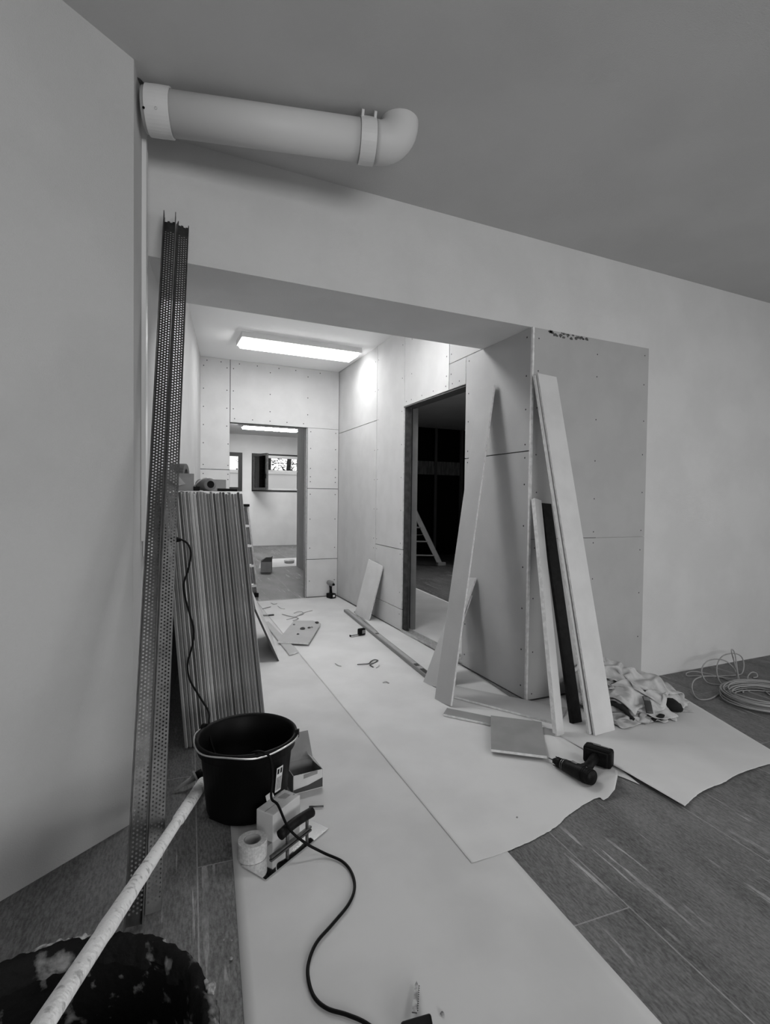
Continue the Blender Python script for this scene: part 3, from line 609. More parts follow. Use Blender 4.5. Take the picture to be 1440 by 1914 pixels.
# ================================================================== PERFORATED METAL PROFILES
def perforated(foot, top, wd, w, depth, name, label, openf, cols=4):
    foot, top, wd = Vector(foot), Vector(top), Vector(wd); u = (top-foot); L = u.length; u.normalize()
    wd = (wd-u*wd.dot(u)).normalized(); n = wd.cross(u)
    if n.dot(CP-foot) < 0: n = -n
    t = thing(name, foot, label, 'metal profile', 'perforated profiles leaning at the wall corner')
    mb = MB(); cw = (w-.006)/cols; rp_ = .0118; nr = int(L/rp_)-1; hr = .0031
    P = lambda x, y: foot+wd*(x-w/2)+u*y
    for c in range(cols):
        x0 = .003+c*cw; off = rp_/2 if c % 2 else 0
        yst = off
        if off: mb.add([P(x0, 0), P(x0+cw, 0), P(x0+cw, off), P(x0, off)], [(0, 1, 2, 3)])
        for r in range(nr):
            y0 = yst+r*rp_; cx, cy = x0+cw/2, y0+rp_/2
            if y0 > L-.08 or y0 < .02:
                mb.add([P(x0, y0), P(x0+cw, y0), P(x0+cw, y0+rp_), P(x0, y0+rp_)], [(0, 1, 2, 3)]); continue
            ou = [(x0, y0), (cx, y0), (x0+cw, y0), (x0+cw, cy), (x0+cw, y0+rp_), (cx, y0+rp_), (x0, y0+rp_), (x0, cy)]
            inn = [(cx+hr*math.cos(a_), cy+hr*math.sin(a_)) for a_ in [math.radians(q) for q in (225, 270, 315, 0, 45, 90, 135, 180)]]
            mb.add([P(*q) for q in ou+inn], [(i, (i+1) % 8, 8+(i+1) % 8, 8+i) for i in range(8)])
    for e0, e1 in ((0, .003), (w-.003, w)): mb.add([P(e0, 0), P(e1, 0), P(e1, L), P(e0, L)], [(0, 1, 2, 3)])
    o = mb.build('web', 'galv', t)
    sg = 1 if openf else -1
    for e, k in ((0, -1), (w, 1)):
        m2 = MB(); a_ = P(e, 0); b_ = P(e, L+(.012 if openf else 0)); th = wd*(-k)*.0012
        m2.hexa([a_, a_+th, a_+th+n*sg*depth, a_+n*sg*depth], [b_, b_+th, b_+th+n*sg*depth, b_+n*sg*depth])
        # small rolled lip
        e_ = a_+n*sg*depth; f_ = b_+n*sg*depth
        m2.tube([e_, f_], .0016, 6); m2.build('flange', 'galvdark', t)
    return t
perforated((-.030, 1.585, .003), (.088, 2.445, 2.385), (1, -.12, 0), .046, .026, 'perforated_profile', 'left perforated metal profile leaning by the wall corner, open side forward', True)
perforated((.018, 1.615, .003), (.142, 2.452, 2.380), (1, .28, 0), .046, .020, 'perforated_profile', 'right perforated metal profile leaning by the wall corner, flat side forward', False)

# ================================================================== ITEMS ON TOP OF THE STACK
ZT = 1.231
def box_open(name, c, size, ang, label, m, mi='card', wall=.003):
    t = thing(name, c, label, 'box'); R = rotz(ang); c = Vector(c); sx, sy, sz = size; mb = MB()
    mb.obox(c+V(0, 0, wall/2), (sx, sy, wall), R)
    for q, s_ in (((0, -sy/2), (sx, wall)), ((0, sy/2), (sx, wall)), ((-sx/2, 0), (wall, sy)), ((sx/2, 0), (wall, sy))): mb.obox(c+R @ V(q[0], q[1], sz/2), (s_[0], s_[1], sz), R)
    mb.build('carton', m, t); return t, R
t, R = box_open('open_carton', (.125, 2.86, ZT), (.17, .14, .085), .05, 'open cardboard box on the sheet stack holding a tape roll', 'card')
mb = MB(); c = V(.125, 2.86, ZT); mb.add([c+R @ V(-.085, -.07, .085), c+R @ V(-.01, -.07, .10), c+R @ V(.045, -.085, .03), c+R @ V(.0, -.105, .02)], [(0, 1, 2, 3)]); mb.build('flap', 'cardmid', t, solid=.003)
mb = MB(); mb.lathe([(.030, -.035), (.058, -.035), (.058, .035), (.030, .035), (.030, -.035)], (.150, 2.875, ZT+.080), 32, 0, axis=(1, -.35, 0)); tag(mb.build('tape_roll', 'jute', smooth=False, bevel=.002), 'dark tape roll standing in the open carton on the stack', 'tape roll')
tag(MB().obox((.225, 2.80, ZT+.011), (.03, .03, .022), rotz(.2)).build('rubber_block', 'black', bevel=.003), 'tiny black block on the stack beside the carton', 'block')
t = thing('foam_can', (.285, 2.80, ZT+.030), 'small round can lying on top of the sheet stack, open end forward', 'can'); ax = V(.28, -1, 0).normalized(); c = V(.275, 2.83, ZT+.033)
MB().tube([c-ax*.08, c-ax*.07, c+ax*.05, c+ax*.062], [.018, .030, .032, .030], 20).build('can_body', 'midgrey', t, smooth=True, bevel=0)
MB().tube([c+ax*.0621, c+ax*.064], [.0185, .0185], 16).build('opening', 'black', t, smooth=False)
MB().tube(smooth_path([c+ax*(-.05)+V(-.05, 0, -.02), c+V(-.035, 0, .015), c+V(.0, 0, .035), c+V(.03, 0, .02)]), .003, 6).build('wire', 'white', t, smooth=True)
tag(MB().obox((.345, 3.08, ZT+.035), (.115, .06, .066), rotz(.1)).build('small_carton', 'cardmid', bevel=.002), 'small closed box on the stack behind the round can', 'box')
tag(MB().obox((.385, 2.86, ZT+.008), (.10, .03, .014), rotz(.1)).build('file_tool', 'black', bevel=.003), 'flat black tool lying near the right end of the stack top', 'tool')

# ================================================================== BUCKET AND CABLE
bc = V(.357, 2.055, .0035)
t = thing('mortar_bucket', bc, 'large black plastic bucket with a wire handle in front of the sheet stack', 'bucket')
mb = MB(); prof = [(.001, .0), (.140, 0), (.150, .01), (.172, .23), (.184, .235), (.184, .262), (.191, .268), (.192, .28), (.185, .284), (.176, .27), (.166, .20), (.142, .015), (.001, .012)]
mb.lathe(prof, bc, 56); mb.build('shell', 'black', t, smooth=True)
hp = []
for k in range(33):
    a_ = math.radians(140+k*(200/32)); rr = .197+.003*math.sin(k*.7); hp.append(bc+V(rr*math.cos(a_), rr*math.sin(a_), .274+.003*math.sin(k*.5)))
MB().tube(hp, .0032, 8).build('bail_handle', 'chrome', t, smooth=True)
for a_ in (math.radians(140), math.radians(340)): 
    p = bc+V(.192*math.cos(a_), .192*math.sin(a_), .276); MB().lathe([(.001, -.008), (.016, -.008), (.016, .008), (.001, .008)], p, 12, axis=(math.cos(a_), math.sin(a_), 0)).build('handle_lug', 'black', t)
# label on the outside of the bucket
av = math.radians(-56); mb = MB(); vs = []
for j in range(5):
    for i in range(7):
        aa = av+(i-3)*.032; zz = .10+j*.024; rr = .150+(.176-.150)*(zz-.01)/.22+.0012; vs.append(bc+V(rr*math.cos(aa), rr*math.sin(aa), zz))
mb.add(vs, [(j*7+i, j*7+i+1, (j+1)*7+i+1, (j+1)*7+i) for j in range(4) for i in range(6)]); st_ = mb.build('label_sticker', 'white', t)
mb = MB()
def onb(i, z, off=.0018): aa = av+(i)*.032; rr = .150+(.176-.150)*(z-.01)/.22+off; return bc+V(rr*math.cos(aa), rr*math.sin(aa), z)
for k in range(9): i0 = -2.6+k*.6; w_ = .12+.2*(k % 2); mb.add([onb(i0, .108), onb(i0+w_, .108), onb(i0+w_, .158), onb(i0, .158)], [(0, 1, 2, 3)])
for i0 in (-2.3, .4):
    mb.add([onb(i0, .170), onb(i0+1.7, .170), onb(i0+1.7, .190), onb(i0, .190)], [(0, 1, 2, 3)])
mb.build('print', 'black', t)
# things in the bucket
tag(MB().lathe([(.001, .0), (.035, .0), (.04, .012), (.04, .05), (.034, .062), (.001, .062)], (.385, 1.985, .11), 16, axis=(.25, .1, 1)).build('putty_pot', 'cardmid', smooth=False, bevel=.003), 'round grey pot lying in the black bucket', 'pot')
tag(MB().lathe([(.001, .0), (.028, .0), (.03, .03), (.02, .05), (.001, .05)], (.43, 2.05, .10), 9).build('sponge_lump', 'darkgrey'), 'dim dark lump in the black bucket', 'lump')
# black power cable
cp_ = []
stk = [(322, 1008), (340, 1009), (352, 1018), (357, 1035), (352, 1065), (344, 1090), (346, 1115), (354, 1145), (362, 1175), (360, 1205), (351, 1240), (355, 1270), (372, 1300), (390, 1330), (391, 1352)]
for i, (x, y) in enumerate(stk):
    Yv = 2.60 if i > 0 else 2.60
    cp_.append(py(x, y, 2.585 if y < 1250 else 2.585-(y-1250)/100*.36))
cp_ += [V(.235, 2.15, .22), V(.27, 2.10, .16), V(.33, 1.98, .20), V(.345, 1.91, .27), V(.372, 1.852, .297), V(.400, 1.842, .275), V(.408, 1.838, .20), V(.400, 1.815, .145), V(.418, 1.79, .128)]
fp = [(540, 1548), (570, 1575), (605, 1594), (640, 1610), (658, 1632), (663, 1660), (652, 1690), (622, 1727), (592, 1762), (577, 1800), (577, 1832), (588, 1864), (612, 1885), (650, 1897), (690, 1916), (740, 1960)]
cp_ += [fl(x, y, (.082, .045, .014)[i] if i < 3 else .008) for i, (x, y) in enumerate(fp)]
t = thing('power_cable', (.5, 1.5, .003), 'black power cable hanging into the bucket and snaking across the paper', 'cable')
MB().tube(smooth_path(cp_, 8), .0045, 10).build('cord', 'black', t, smooth=True)
a_, b_ = py(316, 1008, 2.6), py(338, 1009, 2.59); MB().tube([a_, a_.lerp(b_, .7), b_], [.012, .012, .007], 12).build('plug', 'black', t, smooth=True)

# ================================================================== THINGS AROUND THE BUCKET
# cardboard box with open lid, right of the bucket
bx = V(.598, 2.108, .0035); R = rotz(.07); sx, sy, sz = .125, .115, .075
t = thing('open_box', bx, 'small dark cardboard box with open lid and white front, right of the bucket', 'box')
mb = MB(); w_ = .003
mb.obox(bx+V(0, 0, w_/2), (sx, sy, w_), R)
mb.obox(bx+R @ V(-sx/2, 0, sz/2), (w_, sy, sz), R); mb.obox(bx+R @ V(sx/2, 0, sz/2), (w_, sy, sz), R); mb.obox(bx+R @ V(0, sy/2, sz/2), (sx, w_, sz), R)
mb.build('carton', 'card', t)
MB().obox(bx+R @ V(0, -sy/2, sz/2), (sx, w_, sz), R).build('front_panel', 'cardlight', t)
P = lambda x, z: bx+R @ V(x, -sy/2-.0022, z)
MB().add([P(-sx/2, .003), P(sx/2, .003), P(sx/2, .042), P(.0, .025), P(-sx/2, .018)], [(0, 1, 2, 3, 4)]).build('printed_wave', 'darkgrey', t)
MB().add([P(-.02, .055), P(.04, .062), P(.04, .078), P(-.02, .072)], [(0, 1, 2, 3)]).build('tuck_flap', 'card', t, solid=.001)
mb = MB(); hy = sy/2
mb.add([bx+R @ V(-sx/2, hy, sz), bx+R @ V(sx/2, hy, sz), bx+R @ V(sx/2-.01, hy+.035, sz+.105), bx+R @ V(-sx/2-.01, hy+.035, sz+.105)], [(0, 1, 2, 3)]); mb.build('lid', 'card', t, solid=.002)
mb = MB(); mb.add([bx+R @ V(sx/2, -hy*.6, sz), bx+R @ V(sx/2, hy, sz), bx+R @ V(sx/2-.03, hy*.9, sz+.032), bx+R @ V(sx/2-.03, -hy*.5, sz+.032)], [(0, 1, 2, 3)]); mb.build('side_flap', 'cardmid', t, solid=.002)
# white box
c = V(.436, 1.855, .0035); R = rotz(math.atan2(1.899-1.809, .495-.371)); 
t = thing('white_carton', c, 'pale closed carton with printed top between bucket and trowel', 'box')
sx, sy, sz = .148, .078, .098
MB().obox(c+V(0, 0, sz/2), (sx, sy, sz), R).build('carton', 'cardlight', t, bevel=.003)
mb = MB()
def TP(x, y, z=.0012): return c+R @ V(x, y, sz+z)
mb.add([TP(.0, .028), TP(.05, .032), TP(.05, .035), TP(.0, .031)], [(0, 1, 2, 3)])
for k in range(5): mb.add([TP(.015+.002*k, .018-k*.006), TP(.055, .018-k*.006), TP(.055, .0155-k*.006), TP(.015+.002*k, .0155-k*.006)], [(0, 1, 2, 3)])
mb.add([TP(.062, -.02), TP(.068, -.02), TP(.068, -.014), TP(.062, -.014)], [(0, 1, 2, 3)])
mb.build('print', 'card', t)
MB().add([TP(-.074, -.001, .0006), TP(.0, -.001, .0006), TP(.0, .001, .0006), TP(-.074, .001, .0006)], [(0, 1, 2, 3)]).build('lid_seam', 'card', t)
mb = MB(); mb.add([TP(-.02, .039, -.001), TP(.02, .039, -.001), TP(.015, .046, .018), TP(-.018, .047, .016)], [(0, 1, 2, 3)]); mb.build('tab', 'cardlight', t, solid=.001)
# tape roll
p = V(.322, 1.742, .0066); t = thing('masking_tape_roll', p, 'pale roll of joint tape standing beside the trowel', 'tape roll')
MB().lathe([(.028, 0), (.048, 0), (.048, .056), (.028, .056), (.028, 0)], p, 40).build('tape', 'tape', t, smooth=False, bevel=.001)
MB().lathe([(.0255, .001), (.0278, .001), (.0278, .0555), (.0255, .0555), (.0255, .001)], p, 40).build('core_ring', 'card', t, smooth=True)
# steel trowel
q = [fl(490, 1650, .006), fl(611, 1552, .006), fl(577, 1524, .006), fl(456, 1614, .006)]
cen = sum(q, V(0, 0, 0))/4; ul = ((q[1]-q[0])+(q[2]-q[3])).normalized(); wl = V(-ul.y, ul.x, 0); hw, hl = .056, .155
t = thing('plastering_trowel', cen, 'shiny steel plastering trowel with a black handle lying beside the tape roll', 'trowel')
mb = MB(); k_ = [cen-ul*hl-wl*hw, cen+ul*hl-wl*hw, cen+ul*hl+wl*hw, cen-ul*hl+wl*hw]
mb.hexa([p_-V(0, 0, .0008) for p_ in k_], [p_+V(0, 0, .0002) for p_ in k_]); mb.build('blade', 'mirror', t)
Rt = Matrix.Rotation(math.atan2(ul.y, ul.x), 3, 'Z')
MB().obox(cen+ul*.02+V(0, 0, .006), (.20, .012, .008), Rt).build('mounting_bar', 'galvdark', t, bevel=.002)
MB().tube([cen+ul*.00+V(0, 0, .010), cen+ul*.0+V(0, 0, .045)], .006, 8).build('shank', 'galvdark', t, smooth=True)
MB().tube([cen+ul*.10+V(0, 0, .010), cen+ul*.10+V(0, 0, .045)], .006, 8).build('shank', 'galvdark', t, smooth=True)
h0 = cen+V(0, 0, .056); MB().tube(smooth_path([h0-ul*.035, h0+ul*.01+V(0, 0, .006), h0+ul*.06+V(0, 0, .006), h0+ul*.125+V(0, 0, .0)], 5), .0165, 14, sq=1.05).build('handle', 'blacksoft', t, smooth=True)
# screwdriver bit and offcut near trowel
tag(MB().tube([fl(578, 1508, .008), fl(605, 1507, .008)], .0035, 8).build('nail', 'galvdark', smooth=True), 'thin steel rod lying on the paper behind the trowel handle', 'rod')
tag(MB().tube(smooth_path([fl(393, 1528, .008), fl(402, 1532, .012), fl(412, 1536, .008)], 4), .006, 7, sq=.5).build('cable_scrap', 'blacksoft', smooth=True), 'short black scrap at the foot of the bucket', 'scrap')
# foam nozzle / funnel left of the bucket
p = V(.180, 2.30, .05); t = thing('foam_nozzle', (p.x, p.y, 0), 'grey cone-shaped nozzle with a round flange lying left of the bucket', 'nozzle')
c0_, c1_ = fl(366, 1452, .045), fl(326, 1477, .012); ax = (c1_-c0_).normalized()
MB().tube([c0_-ax*.004, c0_+ax*.004], [.026, .026], 18).build('flange', 'cardmid', t, smooth=False, bevel=.001)
MB().tube([c0_+ax*.003, c0_.lerp(c1_, .5), c1_], [.013, .009, .005], 12).build('cone', 'cardmid', t, smooth=True)
MB().tube([c0_-ax*.004, c0_-ax*.03], [.018, .018], 14).build('collar', 'black', t, smooth=True)
# ================================================================== ROUND TUB AND POLE
tc_ = V(-.146, .885, 0); t = thing('mortar_tub', tc_, 'large round black mixing tub crusted with plaster in the bottom left foreground', 'tub')
mb = MB(); prof = [(.001, .0), (.19, 0), (.2, .01), (.236, .31)]; mb.lathe(prof, tc_, 64)
prof = [(.226, .33), (.198, .03), (.19, .02), (.001, .018)]; mb.lathe(prof, tc_, 64); mb.build('shell', 'tub', t, smooth=True)
mb = MB(); n_ = 260; prof = [(.233, .300), (.247, .312), (.255, .335), (.252, .352), (.240, .358), (.229, .352), (.224, .33), (.222, .318)]
prof = [(p.x, p.y) for p in smooth_path([V(a, b, 0) for a, b in prof], 4)]
mb.lathe(prof, tc_, n_)
for i, v in enumerate(mb.v):
    nz = noise.noise(V(v.x*22, v.y*22, v.z*22)); nz2 = noise.noise(V(v.x*60, v.y*60, v.z*60)); r_ = (v-tc_); r_.z = 0; r_.normalize(); nz3 = noise.noise(V(v.x*150, v.y*150, v.z*150)); v += r_*(.006*nz+.004*nz2+.002*nz3)+V(0, 0, .005*nz+.004*nz2+.002*nz3)
mb.build('rim', 'tubrim', t, smooth=True)
for a0, a1, wd_ in ((74, 112, .011), (4, 14, .009), (-16, -4, .008), (40, 52, .005)):
    k_ = max(8, int((a1-a0)*1.5)); pts = []; rs = []
    for k in range(k_+1):
        an = math.radians(a0+(a1-a0)*k/k_); rr = .247+.005*noise.noise(V(an*9, a0, 1)); pts.append(tc_+V(rr*math.cos(an), rr*math.sin(an), .352+.003*noise.noise(V(an*14, 3, a0))))
        rs.append(max(.001, wd_*math.sin(math.pi*min(.97, max(.03, k/k_)))**.5*(.75+.6*noise.noise(V(an*22, a0, 5)))))
    mb = MB(); mb.tube(pts, rs, 14, sq=.7)
    for v in mb.v: v += V(1, 1, 1)*.003*noise.noise(v*120)
    mb.build('plaster_smear', 'smear', t, smooth=True)
# residue at the bottom of the tub
mb = MB(); vs = [tc_+V(0, 0, .05)]; 
rings = 40; seg = 140
for r in range(1, rings+1):
    for j in range(seg):
        a_ = 2*math.pi*j/seg; rr = .2*r/rings; x_, y_ = rr*math.cos(a_), rr*math.sin(a_)
        vs.append(tc_+V(x_, y_, .045+.03*noise.noise(V(x_*14, y_*14, 0))+.01*noise.noise(V(x_*50, y_*50, 3))+.03*(r/rings)**3))
fs = [(0, 1+j, 1+(j+1) % seg) for j in range(seg)]+[(1+(r-1)*seg+j, 1+r*seg+j, 1+r*seg+(j+1) % seg, 1+(r-1)*seg+(j+1) % seg) for r in range(1, rings) for j in range(seg)]
mb.add(vs, fs); mb.build('plaster_residue', 'tub', t, smooth=True)
mb = MB(); q = fl(85, 1905, .30); mb.lathe([(.001, 0), (.03, .0), (.034, .012), (.022, .03), (.001, .034)], (q.x-.015, q.y-.01, .30), 7)
mb = MB(); q0, q1, q2, q3 = fl(62, 1914, .33), fl(78, 1882, .33), fl(104, 1878, .33), fl(96, 1930, .33)
mb.prism([(p_.x, p_.y) for p_ in (q0, q1, q2, q3)], .318, .330)
tag(mb.build('filling_knife', 'cardmid', bevel=.003), 'pale scraper edge sticking up in the mixing tub beside the tube', 'scraper')
pa, pb = V(.210, 2.235, .028), V(-.150, .72, .515)
pts = [pa.lerp(pb, k/70) for k in range(71)]; rs = []
for k in range(71):
    u = k/70; base = .0165
    if u < .33: base = .0225-.010*u+.0016*noise.noise(V(k*.7, 0, 0))
    elif .50 < u < .78: base = .0165+.0016*noise.noise(V(k*.9, 4, 0))
    else: base = .0168-.002*u
    rs.append(base)
mb = MB(); mb.tube(pts, rs, 20)
for v in mb.v: v += V(1, 1, 1)*.0008*noise.noise(v*70)
tag(mb.build('plastered_tube', 'pole', smooth=True), 'long white plaster-crusted tube leaning over the rim of the mixing tub', 'tube')
# ================================================================== JAB SAW (bottom edge)
q0, q1 = fl(779, 1834, .012), fl(775, 1893, .02); t = thing('jab_saw', (q1.x, q1.y, .003), 'black-handled saw with a narrow steel blade at the bottom edge of the photo', 'saw')
dv = (q0-q1).normalized(); sv = V(-dv.y, dv.x, 0)
mb = MB(); th = .0016
bl = [q1-sv*.006, q1+sv*.006, q0+sv*.0035-dv*.012, q0+dv*.0, q0-sv*.004-dv*.010]
mb.add([p_+V(0, 0, th) for p_ in bl]+[p_-V(0, 0, th) for p_ in bl], [(0, 1, 2, 3, 4), (9, 8, 7, 6, 5)]+[(i, 5+i, 5+(i+1) % 5, (i+1) % 5) for i in range(5)]); blade = mb.build('blade', 'blade', t)
mb = MB()
for k in range(12):
    p_ = q1.lerp(q0, .08+k*.07)-sv*.0055; mb.add([p_-dv*.003, p_+dv*.003, p_-sv*.004], [(0, 1, 2)])
mb.build('teeth', 'darkgrey', blade)
hb = [fl(748, 1908, .035), fl(806, 1891, .035), fl(812, 1925, .035), fl(760, 1950, .035)]
mb = MB(); mb.prism([(p_.x, p_.y) for p_ in hb], .004, .036); mb.build('hand_guard', 'black', t, bevel=.006)
MB().tube([fl(782, 1920, .02), fl(790, 2010, .02)], .016, 12).build('handle', 'blacksoft', t, smooth=True)
for (x, y, s_) in ((827, 1895, .005), (432, 1792, .005), (418, 1757, .003), (433, 1758, .003), (967, 1528, .004)):
    p_ = fl(x, y, .004); tag(MB().lathe([(.001, 0), (s_, 0), (s_*.7, s_*.7), (.001, s_*.8)], p_, 7).build('dirt_speck', 'card'), 'tiny dark dirt speck on the paper right beside the saw' if x == 827 else 'tiny dark dirt speck on the torn upper paper strip' if x == 967 else 'tiny dark dirt speck on the paper near the mixing tub', 'speck', 'dirt specks on the paper')
# ================================================================== CORDLESS DRILL (right)
p0, p1 = fl(1026, 1419, .016), fl(1100, 1450, .045); p0.z = .022; ax = (p1-p0).normalized(); Ld = (p1-p0).length
t = thing('cordless_drill', (p1.x, p1.y, .004), 'black cordless drill lying on its side on the torn paper end', 'cordless drill')
a_ = p0; 
MB().tube([a_, a_+ax*.030], [.002, .0035], 8).build('drill_bit', 'galvdark', t, smooth=True)
MB().tube([a_+ax*.028, a_+ax*.040, a_+ax*.060, a_+ax*.085], [.007, .014, .021, .023], 18).build('chuck', 'blacksoft', t, smooth=True)
MB().tube([a_+ax*.086, a_+ax*.090], [.0245, .0245], 20).build('ring', 'galv', t)
MB().tube([a_+ax*.098, a_+ax*.101], [.0265, .0265], 20).build('ring', 'galv', t)
MB().tube([a_+ax*.084, a_+ax*.125, a_+ax*.19, a_+ax*.235, a_+ax*.25], [.0235, .028, .034, .033, .022], 20).build('motor_housing', 'blacksoft', t, smooth=True)
hb0 = a_+ax*.185+V(.02, .0, 0); bat = fl(1116, 1412, .045); hd_ = (bat-hb0).normalized()
MB().tube([hb0, hb0.lerp(bat, .5), bat-hd_*.02], [.024, .018, .022], 14, sq=1.15).build('grip', 'blacksoft', t, smooth=True)
Rb = Matrix.Rotation(math.atan2(hd_.y, hd_.x)+.0, 3, 'Z')
MB().obox(bat+V(.01, 0, -.001), (.058, .125, .080), Rb).build('battery', 'black', t, bevel=.012)
MB().obox(bat+V(.01, 0, -.001)+Rb @ V(-.034, 0, 0), (.012, .10, .066), Rb).build('battery_foot', 'blacksoft', t, bevel=.004)
MB().obox(bat+V(.01, 0, .0405)+Rb @ V(.008, -.01, 0), (.004, .07, .0012), Rb).build('battery_stripe', 'midgrey', t)
# finer drill details
side = V(-ax.y, ax.x, 0).normalized(); Rd = Matrix.Rotation(math.atan2(ax.y, ax.x), 3, 'Z')
for k in range(5):
    MB().tube([a_+ax*(.205+k*.009), a_+ax*(.208+k*.009)], [.0352-.0006*k*k*.4]*2, 22).build('cooling_rib', 'black', t)
MB().obox(a_+ax*.150+V(0, 0, .031), (.030, .012, .005), Rd).build('speed_switch', 'midgrey', t, bevel=.001)
MB().obox(hb0.lerp(bat, .22)+ax*(-.024), (.012, .022, .020), Rd).build('trigger', 'black', t, bevel=.003)
for k in range(8):
    an = k*math.pi/4; q_ = a_+ax*.055+(side*math.cos(an)+V(0, 0, 1)*math.sin(an))*.0205
    MB().tube([q_-ax*.012, q_+ax*.022], .0022, 5).build('chuck_ridge', 'black', t)
MB().lathe([(.001, 0), (.0045, 0), (.001, .002)], a_+ax*.215+V(0, 0, .0335), 10).build('screw', 'galv', t)
MB().obox(bat+V(.01, 0, .0405)+Rb @ V(.018, .02, 0), (.003, .05, .0012), Rb).build('battery_stripe', 'midgrey', t)
# ================================================================== CLOTHES HEAP
# a sheet with its full cloth length squeezed onto a smaller footprint settles into folds over what lies beneath
GX0, GY0, GN, GD = 2.05, 1.80, 120, .0085
HF = np.full((GN, GN), .0075)
def hf_at(x, y):
    i = np.clip(((x-GX0)/GD).astype(int), 0, GN-1); j = np.clip(((y-GY0)/GD).astype(int), 0, GN-1); return HF[i, j]
def settle(nu, nv, su, sv, place, seed, steps=170, amp=.10, z0=.12, thick=.005):
    rng = np.random.RandomState(seed); du, dv = su/(nu-1), sv/(nv-1)
    U, W_ = np.meshgrid(np.linspace(0, 1, nu), np.linspace(0, 1, nv), indexing='ij')
    X, Y, Zb = place(U, W_); P = np.stack([X, Y, np.zeros_like(X)], -1)
    nz = np.zeros_like(X)
    for k in range(5):
        fx, fy, ph, q = rng.uniform(.6, 3), rng.uniform(.6, 3), rng.uniform(0, 6.28), rng.uniform(.4, 1)
        nz += q*np.sin(6.28*(fx*U*rng.choice([-1, 1])+fy*W_)+ph+1.3*np.sin(6.28*(U*1.3+W_*.9)+ph*2))
    P[..., 2] = hf_at(X, Y)+z0+Zb+amp*.4*nz; P[..., :2] += rng.normal(0, .004, P[..., :2].shape); O = P.copy()
    def con(A, B, rest, st_):
        d = B-A; l = np.linalg.norm(d, axis=-1, keepdims=True)+1e-9; c = d*(1-rest/l)*.5*st_; A += c; B -= c
    for stp in range(steps):
        vel = (P-O)*.94; O = P.copy(); P = P+vel; P[..., 2] -= .0011
        for it in range(7):
            for o in (0, 1):
                n = (nu-o)//2; con(P[o:o+2*n:2], P[o+1:o+2*n:2], du, 1); n = (nv-o)//2; con(P[:, o:o+2*n:2], P[:, o+1:o+2*n:2], dv, 1)
            con(P[:-1, :-1], P[1:, 1:], math.hypot(du, dv), .35); con(P[1:, :-1], P[:-1, 1:], math.hypot(du, dv), .35)
            for o in (0, 1, 2, 3):
                A_, B_ = P[o:nu-2:4], P[o+2::4]; m_ = min(len(A_), len(B_)); con(A_[:m_], B_[:m_], 2*du, .32)
                A_, B_ = P[:, o:nv-2:4], P[:, o+2::4]; m_ = min(A_.shape[1], B_.shape[1]); con(A_[:, :m_], B_[:, :m_], 2*dv, .32)
            h = hf_at(P[..., 0], P[..., 1])+thick; hit = P[..., 2] < h
            P[..., 2] = np.maximum(P[..., 2], h)
            P[..., :2] = np.where(hit[..., None], P[..., :2]*.25+O[..., :2]*.75, P[..., :2])
            P[..., 1] = np.minimum(P[..., 1], 2.466); P[..., 0] = np.maximum(P[..., 0], 2.268)
    for _ in range(1):
        Q = P.copy(); Q[1:-1, 1:-1] = (P[1:-1, 1:-1]*2+P[2:, 1:-1]+P[:-2, 1:-1]+P[1:-1, 2:]+P[1:-1, :-2])/6; P = Q
    i = np.clip(((P[..., 0]-GX0)/GD).astype(int), 1, GN-2); j = np.clip(((P[..., 1]-GY0)/GD).astype(int), 1, GN-2)
    for a_ in (-1, 0, 1):
        for b_ in (-1, 0, 1): np.maximum.at(HF, (i+a_, j+b_), P[..., 2]+.002)
    return P
